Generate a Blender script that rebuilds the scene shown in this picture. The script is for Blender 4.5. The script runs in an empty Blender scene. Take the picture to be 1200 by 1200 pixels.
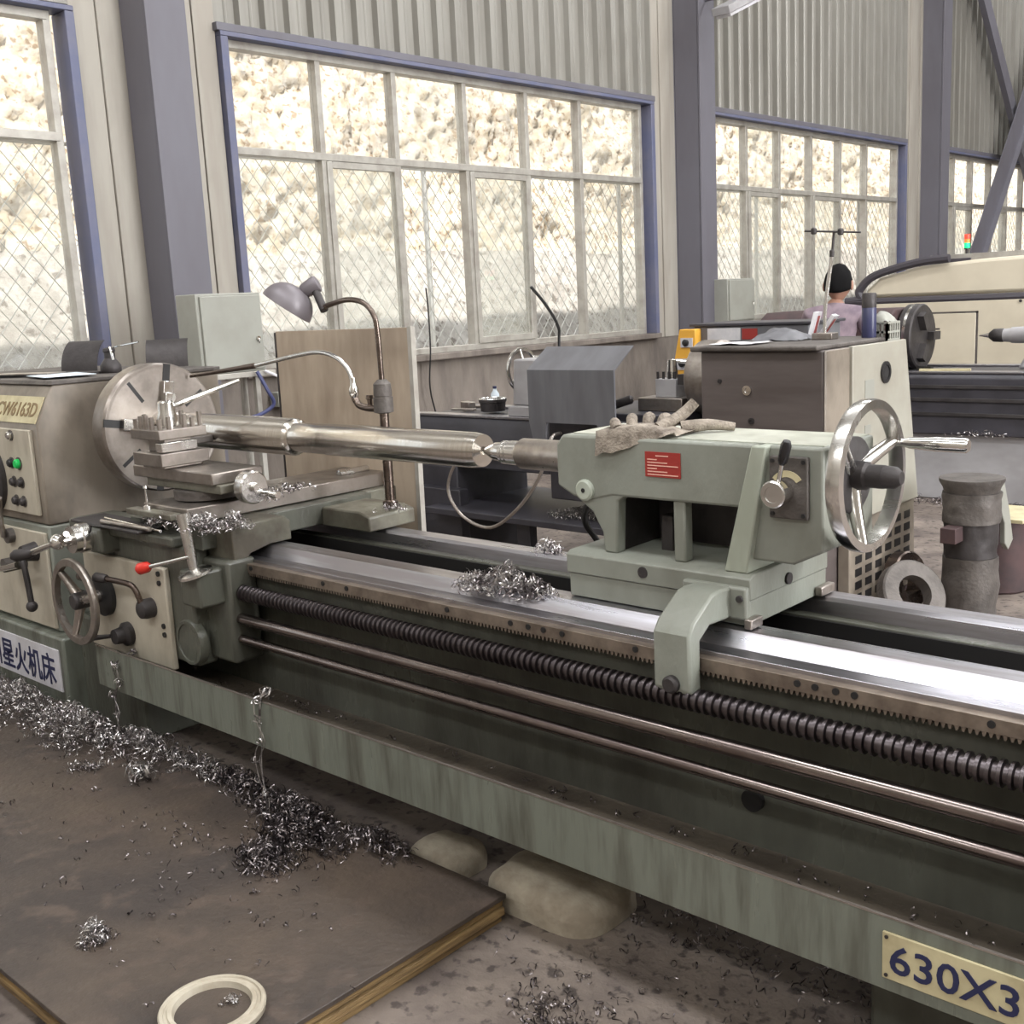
import bpy, bmesh, math, random
from mathutils import Vector, Matrix, noise
random.seed(7)
PI = math.pi
sc = bpy.context.scene
COL = sc.collection

# ------------------------------------------------------------------ camera
cam_d = bpy.data.cameras.new('camera'); cam = bpy.data.objects.new('camera', cam_d); COL.objects.link(cam)
cam_d.sensor_width = 36.0; cam_d.lens = 36.0 * 1309.0 / 1200.0; cam_d.clip_start = 0.02; cam_d.clip_end = 300
CAM_H = 1.53
cam.matrix_world = Matrix(((0.73931437, -0.0892276, 0.66742242, 0.0),
                           (0.67158199, 0.16969912, -0.72123494, 0.0),
                           (-0.04890694, 0.98144824, 0.18538465, CAM_H), (0, 0, 0, 1)))
sc.camera = cam

# ------------------------------------------------------------------ sky, sun, large lights, exposure
world = bpy.data.worlds.new('sky'); sc.world = world; world.use_nodes = True
wb = world.node_tree.nodes['Background']; wb.inputs[0].default_value = (0.90, 0.95, 1.0, 1); wb.inputs[1].default_value = 1.6
sun_d = bpy.data.lights.new('sun', 'SUN'); sun_d.energy = 5.2; sun_d.angle = math.radians(0.6); sun_d.color = (1, .95, .86)
sun = bpy.data.objects.new('sun', sun_d); COL.objects.link(sun)
sun.rotation_euler = Vector((-0.36, 0.30, -0.88)).to_track_quat('-Z', 'Y').to_euler()

def area(name, loc, target, sx, sy, energy, color=(1, 1, 1)):
    d = bpy.data.lights.new(name, 'AREA'); d.shape = 'RECTANGLE'; d.size = sx; d.size_y = sy; d.energy = energy; d.color = color
    o = bpy.data.objects.new(name, d); COL.objects.link(o); o.location = loc
    o.rotation_euler = (Vector(target) - Vector(loc)).to_track_quat('-Z', 'Y').to_euler()
    return o
# daylight through the roof-light sheets (one across each bay) and the window band of the wall behind the camera
for yk in (-5.2, .5, 6.2, 11.9, 17.6): area('roof_light_sheet', (.8, yk, 7.3), (.8, yk, 0), 13.2, 1.0, 480, (.97, .985, 1))
area('window_band_light', (7.3, 5.0, 2.9), (0, 5.0, 1.0), 2.2, 18, 2500, (.97, .985, 1))
vs = sc.view_settings
vs.view_transform = 'Standard'; vs.look = 'None'; vs.gamma = 1.0; vs.exposure = 0.25; vs.use_curve_mapping = False

# ------------------------------------------------------------------ materials
def lin(c):
    return tuple((x / 255 / 12.92) if x / 255 <= .04045 else ((x / 255 + .055) / 1.055) ** 2.4 for x in c) + (1,)
MATS = {}
def mat(name, c, rough=.6, metal=0., c2=None, scale=6., amt=.5, lo=.4, hi=.65, stretch=(1, 1, 1), bump=0., bscale=60., c3=None, s3=40., spec=.5, rvar=0., detail=4.):
    """base colour c, worn or dirty patches c2 by noise, specks c3, fine relief"""
    m = bpy.data.materials.new(name); m.use_nodes = True; MATS[name] = m
    nt = m.node_tree; N = nt.nodes; L = nt.links
    b = N['Principled BSDF']; b.inputs['Roughness'].default_value = rough; b.inputs['Metallic'].default_value = metal
    b.inputs['Specular IOR Level'].default_value = spec
    b.inputs['Base Color'].default_value = lin(c)
    tc = N.new('ShaderNodeTexCoord'); mp = N.new('ShaderNodeMapping'); mp.inputs['Scale'].default_value = stretch
    L.new(tc.outputs['Object'], mp.inputs['Vector'])
    if c2:
        n = N.new('ShaderNodeTexNoise'); n.inputs['Scale'].default_value = scale; n.inputs['Detail'].default_value = detail; n.inputs['Roughness'].default_value = .62
        L.new(mp.outputs[0], n.inputs['Vector'])
        r = N.new('ShaderNodeMapRange'); r.inputs[1].default_value = lo; r.inputs[2].default_value = hi; r.inputs[3].default_value = 0; r.inputs[4].default_value = amt
        L.new(n.outputs[0], r.inputs[0])
        mx = N.new('ShaderNodeMix'); mx.data_type = 'RGBA'; mx.inputs[6].default_value = lin(c); mx.inputs[7].default_value = lin(c2)
        L.new(r.outputs[0], mx.inputs[0]); out = mx.outputs[2]
        if c3:
            n3 = N.new('ShaderNodeTexNoise'); n3.inputs['Scale'].default_value = s3; n3.inputs['Detail'].default_value = 3
            L.new(mp.outputs[0], n3.inputs['Vector'])
            r3 = N.new('ShaderNodeMapRange'); r3.inputs[1].default_value = .56; r3.inputs[2].default_value = .66; r3.inputs[3].default_value = 0; r3.inputs[4].default_value = .8
            L.new(n3.outputs[0], r3.inputs[0])
            m3 = N.new('ShaderNodeMix'); m3.data_type = 'RGBA'; m3.inputs[7].default_value = lin(c3)
            L.new(out, m3.inputs[6]); L.new(r3.outputs[0], m3.inputs[0]); out = m3.outputs[2]
        L.new(out, b.inputs['Base Color'])
        if rvar:
            rr = N.new('ShaderNodeMapRange'); rr.inputs[1].default_value = .3; rr.inputs[2].default_value = .7
            rr.inputs[3].default_value = max(.05, rough - rvar); rr.inputs[4].default_value = min(1, rough + rvar)
            L.new(n.outputs[0], rr.inputs[0]); L.new(rr.outputs[0], b.inputs['Roughness'])
    if bump:
        nb = N.new('ShaderNodeTexNoise'); nb.inputs['Scale'].default_value = bscale; nb.inputs['Detail'].default_value = 3
        L.new(mp.outputs[0], nb.inputs['Vector'])
        bp = N.new('ShaderNodeBump'); bp.inputs['Strength'].default_value = bump; bp.inputs['Distance'].default_value = .01
        L.new(nb.outputs[0], bp.inputs['Height']); L.new(bp.outputs[0], b.inputs['Normal'])
    return m

mat('green_dirty', (112, 110, 98), .4, c2=(66, 58, 48), scale=5, amt=.85, lo=.40, hi=.66, bump=.15, bscale=60, rvar=.1)
mat('green_paint', (134, 137, 128), .42, c2=(96, 94, 84), scale=4, amt=.6, lo=.42, hi=.72, stretch=(1, 1, .5), bump=.1, bscale=90)
mat('green_oily', (92, 93, 84), .34, c2=(52, 49, 43), scale=4, amt=.85, lo=.38, hi=.68, stretch=(1, 1, .35), bump=.2, bscale=60, rvar=.12)
mat('green_tray', (112, 116, 106), .36, c2=(66, 62, 53), scale=7, amt=.8, lo=.46, hi=.7, stretch=(2.2, 1, .3), bump=.12, bscale=50, rvar=.12)
mat('green_pale', (172, 178, 166), .5, c2=(126, 128, 112), scale=6, amt=.6, stretch=(1, 1, .3), bump=.1)
mat('lit_top', (190, 192, 180), .3, .1, c2=(146, 147, 134), scale=9, amt=.7)  # paler than the body paint, window glare put into the colour
mat('steel_bright', (222, 220, 217), .22, 1., c2=(172, 168, 162), scale=5, amt=.6, stretch=(.4, 3, 3), rvar=.1)
mat('steel_way', (184, 183, 190), .33, 1., c2=(134, 126, 124), scale=5, amt=.7, stretch=(.3, 4, 4), rvar=.12)
mat('steel_turned', (214, 210, 204), .21, 1., c2=(184, 174, 160), scale=26, amt=.6, stretch=(7, .05, .05), rvar=.05)
mat('steel_worn', (178, 170, 163), .38, .9, c2=(122, 112, 105), scale=9, amt=.7, bump=.1, rvar=.15)
mat('chuck_steel', (158, 150, 143), .36, .9, c2=(112, 104, 98), scale=7, amt=.7, rvar=.1)
mat('steel_oiled', (124, 112, 104), .3, 1., c2=(70, 58, 54), scale=6, amt=.8, stretch=(.3, 3, 3), rvar=.12)
mat('oily_floor', (88, 80, 70), .4, c2=(56, 48, 43), scale=4, amt=.8, bump=.3, bscale=40)
mat('tin_rim', (178, 170, 154), .45, c2=(140, 128, 110), scale=12, amt=.6)
mat('rod_steel', (140, 130, 126), .26, 1., c2=(84, 70, 68), scale=4, amt=.8, stretch=(.5, 2, 2), rvar=.1)
mat('screw_steel', (98, 92, 94), .38, 1., c2=(60, 52, 54), scale=8, amt=.6)
mat('rack_steel', (138, 126, 114), .45, .6, c2=(84, 72, 64), scale=12, amt=.7)
mat('chrome', (220, 218, 214), .14, 1.)
mat('iron_dark', (72, 68, 68), .55, .5, c2=(48, 44, 44), scale=8, amt=.7, bump=.15)
mat('iron_cast', (100, 94, 90), .6, .35, c2=(66, 61, 58), scale=9, amt=.7, bump=.3, bscale=70)
mat('black', (30, 29, 30), .45)
mat('black_gloss', (34, 32, 34), .25)
mat('rubber', (38, 36, 36), .6)
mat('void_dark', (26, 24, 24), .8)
mat('lathe_black', (62, 60, 66), .45, c2=(42, 40, 44), scale=5, amt=.6)
mat('beige_panel', (184, 176, 160), .45, c2=(128, 116, 100), scale=5, amt=.65, lo=.42, hi=.7, stretch=(1.2, 1, .6), bump=.06)
mat('cream_cover', (160, 157, 146), .42, c2=(140, 134, 122), scale=3, amt=.6)
mat('cnc_cream', (204, 194, 174), .4, c2=(184, 173, 154), scale=2, amt=.5)
mat('cnc_dark', (66, 62, 68), .5)
mat('grey_base', (168, 166, 168), .5, c2=(130, 126, 126), scale=3, amt=.6, stretch=(.6, 1, 1))
mat('cabinet_white', (148, 148, 140), .45, c2=(132, 130, 121), scale=4, amt=.5)
mat('headstock_brown', (140, 130, 118), .38, c2=(86, 78, 70), scale=4, amt=.7, stretch=(1, 1, .7), bump=.1)
mat('lathe2_cover', (96, 88, 86), .36, c2=(74, 66, 64), scale=3, amt=.7, stretch=(.5, 1, 3))
mat('guard_grey', (104, 104, 108), .42, c2=(78, 76, 80), scale=4, amt=.5, stretch=(2, 1, .4))
mat('wall_cream', (170, 164, 154), .55, c2=(148, 140, 130), scale=2.2, amt=.7, stretch=(1, 2.5, .35))
mat('cladding', (148, 145, 138), .36, .15, c2=(124, 120, 113), scale=2.4, amt=.6, stretch=(1, 3, .3))
mat('plaster', (124, 115, 107), .85, c2=(92, 84, 79), scale=2.2, amt=.8, stretch=(1, 2, .7), bump=.3, bscale=30)
mat('column_grey', (104, 102, 110), .5, c2=(90, 86, 92), scale=2, amt=.6, stretch=(1, 1, .3))
mat('alu_frame', (178, 174, 166), .4, .3, c2=(140, 132, 124), scale=7, amt=.6)
mat('blue_frame', (92, 96, 122), .5, c2=(112, 110, 124), scale=4, amt=.6)
mat('concrete', (136, 124, 114), .75, c2=(86, 76, 72), scale=2.2, amt=.9, lo=.36, hi=.62, bump=.5, bscale=40, c3=(58, 50, 48), s3=26, rvar=.1)
mat('concrete_pad', (176, 166, 148), .9, c2=(132, 120, 104), scale=9, amt=.7, bump=.6, bscale=30)
mat('platform_top', (82, 71, 62), .5, c2=(52, 45, 42), scale=2.0, amt=.9, lo=.36, hi=.64, bump=.3, bscale=50, c3=(82, 70, 62), s3=9, rvar=.12)
mat('wood_edge', (146, 120, 80), .75, c2=(72, 54, 36), scale=5, amt=.85, stretch=(1, .6, 14), bump=.5, bscale=30)
mat('plywood', (172, 156, 138), .6, c2=(138, 122, 106), scale=3, amt=.7, stretch=(2.4, 1, .6), bump=.1, bscale=40)
mat('lamp_grey', (108, 102, 106), .42, .2)
mat('lamp_inside', (215, 212, 205), .4)
mat('swarf', (200, 196, 194), .3, .9, c2=(110, 100, 102), scale=30, amt=.9, lo=.42, hi=.6)
mat('swarf_dark', (150, 142, 142), .32, .9, c2=(56, 50, 52), scale=22, amt=.95, lo=.4, hi=.58)
mat('plate_white', (208, 206, 212), .5, c2=(170, 164, 160), scale=8, amt=.5)
mat('plate_cream', (196, 186, 150), .5, c2=(150, 136, 104), scale=9, amt=.6)
mat('ink_navy', (34, 38, 74), .55)
mat('ink_gold', (126, 104, 70), .5)
mat('plate_red', (150, 46, 40), .5)
mat('ink_pink', (226, 176, 160), .5)
mat('red_plastic', (214, 52, 40), .35)
mat('green_button', (24, 190, 90), .35)
mat('paper', (214, 212, 214), .8, c2=(176, 176, 184), scale=14, amt=.5)
mat('paper_blue', (206, 216, 224), .8)
mat('yellow', (226, 168, 62), .5)
mat('glove_cloth', (150, 140, 128), .95, c2=(92, 82, 74), scale=26, amt=.8, bump=.5, bscale=160)
mat('navy', (52, 54, 84), .35)
mat('blue_cable', (62, 66, 104), .5)
mat('skin', (156, 118, 100), .6)
mat('hair', (15, 14, 15), .9, spec=.15)
mat('shirt', (134, 118, 126), .85, c2=(96, 84, 96), scale=9, amt=.7)
mat('trousers', (60, 60, 72), .85)
mat('rust_red', (74, 54, 54), .7, c2=(50, 40, 42), scale=8, amt=.7)
mat('ceiling_paint', (190, 188, 180), .7)
mat('rock', (214, 199, 174), .95, c2=(236, 230, 221), scale=8, amt=.9, lo=.38, hi=.6, bump=1., bscale=22, c3=(152, 126, 98), s3=14, detail=8)
mat('gravel_slope', (206, 202, 196), .95, c2=(168, 162, 156), scale=7, amt=.8, bump=1., bscale=24, c3=(120, 112, 104), s3=12)
mat('fence_wire', (214, 212, 206), .45, .3)

def emit(name, c, s):
    m = mat(name, c, .3); b = m.node_tree.nodes['Principled BSDF']
    b.inputs['Emission Color'].default_value = lin(c); b.inputs['Emission Strength'].default_value = s
emit('beacon_red', (230, 70, 50), .5); emit('beacon_green', (20, 220, 130), .9); emit('beacon_amber', (240, 130, 60), .4)

def glass(name, clear, dust):
    """window pane: mostly see-through, a weak mirror, and a film of dust that light shines through"""
    m = bpy.data.materials.new(name); m.use_nodes = True; MATS[name] = m
    nt = m.node_tree; N = nt.nodes; L = nt.links; N.remove(N['Principled BSDF'])
    tr = N.new('ShaderNodeBsdfTransparent'); tr.inputs[0].default_value = clear
    gl = N.new('ShaderNodeBsdfGlossy'); gl.inputs['Roughness'].default_value = .03; gl.inputs[0].default_value = (.9, .95, .95, 1)
    m1 = N.new('ShaderNodeMixShader'); m1.inputs[0].default_value = .045; L.new(tr.outputs[0], m1.inputs[1]); L.new(gl.outputs[0], m1.inputs[2])
    tl = N.new('ShaderNodeBsdfTranslucent'); tl.inputs[0].default_value = (.95, .95, .92, 1)
    tc = N.new('ShaderNodeTexCoord'); n = N.new('ShaderNodeTexNoise'); n.inputs['Scale'].default_value = 2.5
    L.new(tc.outputs['Object'], n.inputs['Vector'])
    r = N.new('ShaderNodeMapRange'); r.inputs[3].default_value = dust * .6; r.inputs[4].default_value = dust * 1.4; L.new(n.outputs[0], r.inputs[0])
    m2 = N.new('ShaderNodeMixShader'); L.new(r.outputs[0], m2.inputs[0]); L.new(m1.outputs[0], m2.inputs[1]); L.new(tl.outputs[0], m2.inputs[2])
    L.new(m2.outputs[0], N['Material Output'].inputs[0])
glass('glass_clear', (.99, .99, .99, 1), .03)
glass('glass_dusty', (.985, .99, .985, 1), .10)

# ------------------------------------------------------------------ mesh helpers
WL = {}
def vec(a): return Vector(a)
class MB:
    def __init__(s): s.v = []; s.f = []
    def add(s, vs_, fs_):
        k = len(s.v); s.v += [tuple(p) for p in vs_]; s.f += [tuple(i + k for i in f) for f in fs_]; return s
    def box(s, x0, x1, y0, y1, z0, z1, M=None):
        p = [(x, y, z) for x in (x0, x1) for y in (y0, y1) for z in (z0, z1)]
        if M is not None: p = [M @ Vector(q) for q in p]
        return s.add(p, [(0, 1, 3, 2), (4, 6, 7, 5), (0, 4, 5, 1), (2, 3, 7, 6), (0, 2, 6, 4), (1, 5, 7, 3)])
    def prism(s, poly, axis, a, b):
        """2-D outline pushed along an axis; outline given in the other two axes in x,y,z order"""
        def P(u, w, t): return {'x': (t, u, w), 'y': (u, t, w), 'z': (u, w, t)}[axis]
        n = len(poly)
        vs_ = [P(u, w, a) for u, w in poly] + [P(u, w, b) for u, w in poly]
        fs_ = [tuple(range(n - 1, -1, -1)), tuple(range(n, 2 * n))] + [(i, (i + 1) % n, n + (i + 1) % n, n + i) for i in range(n)]
        return s.add(vs_, fs_)
    def rev(s, p0, d, prof, n=28, caps=True):
        """profile [(t, r)] turned about the axis through p0 along d"""
        d = Vector(d).normalized(); u = d.orthogonal().normalized(); w = d.cross(u); p0 = Vector(p0)
        vs_ = []
        for t, r in prof:
            for i in range(n):
                a = 2 * PI * i / n; vs_.append(p0 + d * t + (u * math.cos(a) + w * math.sin(a)) * max(r, 1e-5))
        fs_ = [(j * n + i, j * n + (i + 1) % n, (j + 1) * n + (i + 1) % n, (j + 1) * n + i) for j in range(len(prof) - 1) for i in range(n)]
        if caps: fs_ += [tuple(range(n - 1, -1, -1)), tuple((len(prof) - 1) * n + i for i in range(n))]
        return s.add(vs_, fs_)
    def cyl(s, p0, p1, r0, r1=None, n=20):
        p0 = Vector(p0); p1 = Vector(p1)
        return s.rev(p0, p1 - p0, [(0, r0), ((p1 - p0).length, r0 if r1 is None else r1)], n)
    def ring(s, c, d, ri, ro, th, n=40):
        """flat-sided ring, th thick along d, centred at c"""
        h = th / 2
        return s.rev(c, d, [(-h, ri), (-h, ro), (h, ro), (h, ri), (-h, ri)], n, False)
    def torus(s, c, d, R, r, n=40, m=10):
        return s.rev(c, d, [(r * math.sin(2 * PI * j / m), R + r * math.cos(2 * PI * j / m)) for j in range(m + 1)], n, False)
    def tube(s, path, r, n=8, smooth=0):
        P = [Vector(p) for p in path]
        if smooth:
            Q = []
            for i in range(len(P) - 1):
                a, b, c, d = P[max(i - 1, 0)], P[i], P[i + 1], P[min(i + 2, len(P) - 1)]
                for k in range(smooth):
                    t = k / smooth
                    Q.append(.5 * ((2 * b) + (c - a) * t + (2 * a - 5 * b + 4 * c - d) * t * t + (3 * b - a - 3 * c + d) * t ** 3))
            P = Q + [P[-1]]
        R = r if isinstance(r, (list, tuple)) else None
        vs_ = []; up = None
        for i, p in enumerate(P):
            t = (P[min(i + 1, len(P) - 1)] - P[max(i - 1, 0)]).normalized()
            u = (up - t * up.dot(t)).normalized() if up is not None and (up - t * up.dot(t)).length > 1e-4 else t.orthogonal().normalized()
            up = u; w = t.cross(u)
            rr = R[0] + (R[1] - R[0]) * i / max(1, len(P) - 1) if R else r
            vs_ += [p + (u * math.cos(2 * PI * k / n) + w * math.sin(2 * PI * k / n)) * rr for k in range(n)]
        m = len(P)
        fs_ = [(j * n + i, j * n + (i + 1) % n, (j + 1) * n + (i + 1) % n, (j + 1) * n + i) for j in range(m - 1) for i in range(n)]
        fs_ += [tuple(range(n - 1, -1, -1)), tuple((m - 1) * n + i for i in range(n))]
        return s.add(vs_, fs_)
    def ball(s, c, r, n=16, m=10, sc_=(1, 1, 1)):
        c = Vector(c); k = MB().rev((0, 0, 0), (0, 0, 1), [(-r * math.cos(PI * j / m), r * math.sin(PI * j / m)) for j in range(m + 1)], n, False)
        return s.add([c + Vector((p[0] * sc_[0], p[1] * sc_[1], p[2] * sc_[2])) for p in k.v], k.f)
    def grid(s, fn, nu, nv):
        vs_ = [fn(i / nu, j / nv) for i in range(nu + 1) for j in range(nv + 1)]
        return s.add(vs_, [(i * (nv + 1) + j, (i + 1) * (nv + 1) + j, (i + 1) * (nv + 1) + j + 1, i * (nv + 1) + j + 1) for i in range(nu) for j in range(nv)])
    def build(s, name, material, parent=None, loc=(0, 0, 0), bev=0., sharp=38, recalc=True):
        o0 = WL[parent.name] if parent is not None else Vector(loc)
        me = bpy.data.meshes.new(name); me.from_pydata([tuple(Vector(p) - o0) for p in s.v], [], s.f)
        bm = bmesh.new(); bm.from_mesh(me)
        bmesh.ops.remove_doubles(bm, verts=bm.verts, dist=2e-6)
        if recalc: bmesh.ops.recalc_face_normals(bm, faces=bm.faces)
        bm.to_mesh(me); bm.free()
        me.polygons.foreach_set('use_smooth', [True] * len(me.polygons))
        me.set_sharp_from_angle(angle=math.radians(sharp))
        for m in (material if isinstance(material, (list, tuple)) else [material]): me.materials.append(MATS[m])
        o = bpy.data.objects.new(name, me); COL.objects.link(o)
        if parent is not None: o.parent = parent
        else: o.location = o0
        WL[o.name] = o0.copy()
        if bev:
            b = o.modifiers.new('edge', 'BEVEL'); b.width = bev; b.segments = 2; b.limit_method = 'ANGLE'; b.angle_limit = math.radians(40)
        return o
def tag(o, label=None, cat=None, group=None, kind=None):
    if label: o['label'] = label
    if cat: o['category'] = cat
    if group: o['group'] = group
    if kind: o['kind'] = kind
    return o
def thing(name, loc, label=None, cat=None, group=None, kind=None):
    o = bpy.data.objects.new(name, None); COL.objects.link(o); o.location = loc; o.empty_display_size = .1; WL[o.name] = Vector(loc)
    return tag(o, label, cat, group, kind)
def B(name, material, parent, *b, bev=.003, loc=None):
    """one box as one object"""
    l = loc if loc is not None else ((b[0] + b[1]) / 2, (b[2] + b[3]) / 2, b[4])
    return MB().box(*b).build(name, material, parent, l, bev)
def text(body, origin, size, material, parent, ax=(1, 0, 0), up=(0, 0, 1), name='lettering', width=1., depth=.0012, bold=0., align='LEFT'):
    c = bpy.data.curves.new('lettering', 'FONT'); c.body = body; c.size = size; c.extrude = depth; c.resolution_u = 3; c.offset = bold; c.align_x = align
    t = bpy.data.objects.new('lettering_tmp', c); COL.objects.link(t); bpy.context.view_layer.update()
    me = bpy.data.meshes.new_from_object(t.evaluated_get(bpy.context.evaluated_depsgraph_get()))
    COL.objects.unlink(t); bpy.data.objects.remove(t)
    ax = Vector(ax).normalized(); up = Vector(up).normalized(); nn = ax.cross(up); o0 = WL[parent.name]
    M = Matrix((ax * width, up, nn)).transposed()
    for v in me.vertices: v.co = M @ v.co + Vector(origin) - o0
    me.materials.clear(); me.materials.append(MATS[material])
    for p in me.polygons: p.material_index = 0
    o = bpy.data.objects.new(name, me); COL.objects.link(o); o.parent = parent; WL[o.name] = o0.copy()
    return o

# ================================================================== the hall
XW = -6.4; BAY = 5.7
tag(MB().box(-6.4, 8, -6, 26, -.12, 0).build('floor', 'concrete'), 'stained grey concrete workshop floor', kind='structure')
tag(MB().box(-6.7, 8.1, -6.1, 26.1, 7.4, 7.6).build('ceiling', 'ceiling_paint'), 'pale sheet roof of the workshop hall', kind='structure')
tag(MB().box(8, 8.15, -6.1, 26.1, 0, 7.4).build('wall_front', 'wall_cream'), 'pale wall opposite the window wall', kind='structure')
tag(MB().box(-6.55, 8, -6.15, -6, 0, 7.4).build('wall_near', 'wall_cream'), 'pale end wall of the hall', kind='structure')
tag(MB().box(-6.55, 8, 26, 26.15, 0, 7.4).build('wall_far', 'wall_cream'), 'pale distant end wall of the hall', kind='structure')
wall = tag(MB().box(-6.6, XW, -6, 26, 0, 1.11).build('wall_back', 'plaster'), 'plastered lower wall with cream sheet cladding above the windows', kind='structure')
MULL = [.06, .82, 1.52, 2.26, 2.99, 3.70, 4.60]; WW = 4.73; ZS, ZT, ZTOP = 1.156, 2.586, 3.32
W0 = [4.36 + BAY * k for k in (-1, 0, 1, 2)]
strip_me = None
for k, y0 in enumerate(W0):
    ya, yb = y0 + WW, y0 + BAY                     # pier between this window and the next
    edges = [ya, ya + .17, ya + .33, ya + .49, ya + .64, ya + .81, yb]
    for i in range(6):
        dx = (.0, .012, .004, .02, .006, .014)[i]
        B('pier_panel', 'wall_cream', wall, -6.58, XW + dx, edges[i], edges[i + 1] - .004, 1.11, 7.39, bev=.004)
    if k == 0:
        B('cladding_panel', 'cladding', wall, -6.5, XW, y0, ya, ZTOP, 7.39, bev=0)
        continue
    n = 24; w = WW / n
    B('cladding_backing', 'iron_dark', wall, -6.46, -6.44, y0, ya, ZTOP, 7.39, bev=0)
    for i in range(n):
        prof = [(.003, -6.43), (.003, -6.402), (w * .40, -6.402), (w * .44, -6.394), (w * .50, -6.394), (w * .54, -6.402), (w - .036, -6.402), (w - .026, -6.352), (w - .014, -6.352), (w - .008, -6.40), (w - .008, -6.43)]
        j = random.uniform(-.02, .02)
        m = MB().prism([(x, y0 + i * w + t) for t, x in prof], 'z', ZTOP + .02 + j * .6, 7.39)
        m.build('cladding_panel', 'cladding', wall)
    B('header_channel', 'column_grey', wall, -6.5, -6.34, y0 - .02, ya + .02, ZTOP - .02, ZTOP + .03, bev=.004)
B('cladding_panel', 'wall_cream', wall, -6.58, XW, -6, W0[0], 1.11, 7.39, bev=0)
B('cladding_panel', 'wall_cream', wall, -6.58, XW, W0[3] + BAY, 26, 1.11, 7.39, bev=0)

for k, y0 in enumerate(W0):
    w = thing('window_%d' % (k + 1), (XW, y0 + WW / 2, ZS), kind='structure')
    w['label'] = ['aluminium window with wide panes beside the cream wall panel', 'large twelve pane aluminium window in blue surround behind the work lamp',
                  'twelve pane aluminium window behind the worker', 'aluminium window crossed by the steel diagonal brace'][k]
    y1 = y0 + WW
    for a, b, c, d in ((y0, y0 + .055, ZS, ZTOP - .052), (y1 - .055, y1, ZS, ZTOP - .052), (y0, y1, ZTOP - .05, ZTOP - .021)):
        B('surround', 'blue_frame', w, -6.5, -6.335, a, b, c, d, bev=.004)
    B('window_sill', 'plaster', w, -6.6, -6.33, y0 - .03, y1 + .03, ZS - .05, ZS, bev=.008)
    mx = [y0 + t for t in MULL]
    for i, my in enumerate(mx):
        B('mullion', 'alu_frame', w, -6.5, -6.415, my - .022, my + .022, ZS, ZTOP - .04, bev=.003)
    for za, zb in ((ZS, ZS + .045), (ZT - .025, ZT + .025), (ZTOP - .10, ZTOP - .05)):
        B('transom', 'alu_frame', w, -6.5, -6.41, mx[0], mx[-1], za, zb, bev=.003)
    for i in range(6):
        a, b = mx[i] + .022, mx[i + 1] - .022
        B('pane', 'glass_clear' if (i * 7 + k) % 3 else 'glass_dusty', w, -6.466, -6.462, a, b, ZT + .025, ZTOP - .10, bev=0)
        lowopen = (k == 1 and i in (2, 4)) or (k == 2 and i in (4,)) or (k == 3 and i in (2,))
        if not lowopen:
            B('pane', 'glass_dusty', w, -6.466, -6.462, a, b, ZS + .045, ZT - .025, bev=0)
        if i in (1, 3) and k != 0:
            s = MB().box(-6.44, -6.40, a - .01, a + .035, ZS + .05, ZT - .03).box(-6.44, -6.40, b - .035, b + .01, ZS + .05, ZT - .03)
            s.box(-6.44, -6.40, a + .035, b - .035, ZS + .05, ZS + .10).box(-6.44, -6.40, a + .035, b - .035, ZT - .075, ZT - .03)
            s.build('sliding_sash', 'alu_frame', w, bev=.003)
            B('sash_pane', 'glass_dusty', w, -6.422, -6.418, a + .035, b - .035, ZS + .10, ZT - .075, bev=0)

for k, yc in enumerate((3.70, 9.50, 15.32, 21.0)):
    c = MB().prism([(-6.40, yc), (-6.39, yc), (-6.39, yc + .12), (-6.12, yc + .12), (-6.12, yc), (-6.10, yc), (-6.10, yc + .27), (-6.12, yc + .27), (-6.12, yc + .14), (-6.39, yc + .14), (-6.39, yc + .27), (-6.40, yc + .27)], 'z', 0, 7.39)
    c.box(-6.385, -6.125, yc + .004, yc + .02, 0, 7.39)
    tag(c.build('column', 'column_grey', None, (-6.25, yc + .13, 0), .003), 'dark grey steel column standing against the window wall', 'column', 'steel columns along the window wall', 'structure')

# diagonal braces
for k, (ya, za, yb, zb) in enumerate(((15.95, 6.45, 20.65, 1.28), (15.85, .91, 20.65, 6.7))):
    d = Vector((0, yb - ya, zb - za)); n = Vector((0, -d.z, d.y)).normalized()
    p, q = Vector((-6.2 + k * .09, ya, za)), Vector((-6.2 + k * .09, yb, zb))
    m = MB(); w = .19
    vs_ = []
    for pt in (p, q):
        for u, x in ((-w, 0), (w, 0), (w, .012), (-w + .012, .012), (-w + .012, .08), (-w, .08)): vs_.append(pt + n * u + Vector((x, 0, 0)))
    m.add(vs_, [(0, 1, 2, 3, 4, 5), (11, 10, 9, 8, 7, 6)] + [(i, (i + 1) % 6, 6 + (i + 1) % 6, 6 + i) for i in range(6)])
    tag(m.build('steel_brace', 'column_grey', None, p), ['steel angle brace running down from the column top across the window', 'steel angle brace rising from floor level across the window'][k], 'brace', 'crossed braces before the last window')
# tube lamp on the column
tl = thing('tube_lamp', (-5.75, 9.3, 3.85), 'slim tube lamp batten hung beside the steel column top', 'lamp')
Mx = Matrix.Translation((-5.62, 9.12, 3.92)) @ Matrix.Rotation(math.radians(22), 4, 'X')
MB().box(-.09, .09, 0, 1.5, 0, .07, Mx).build('housing', 'grey_base', tl, bev=.006)
MB().box(-.075, .075, .03, 1.47, -.03, 0, Mx).build('diffuser', 'plate_white', tl, bev=.006)
MB().cyl((-6.1, 9.62, 4.22), (-5.66, 9.62, 4.2), .015).build('bracket', 'column_grey', tl)

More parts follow.
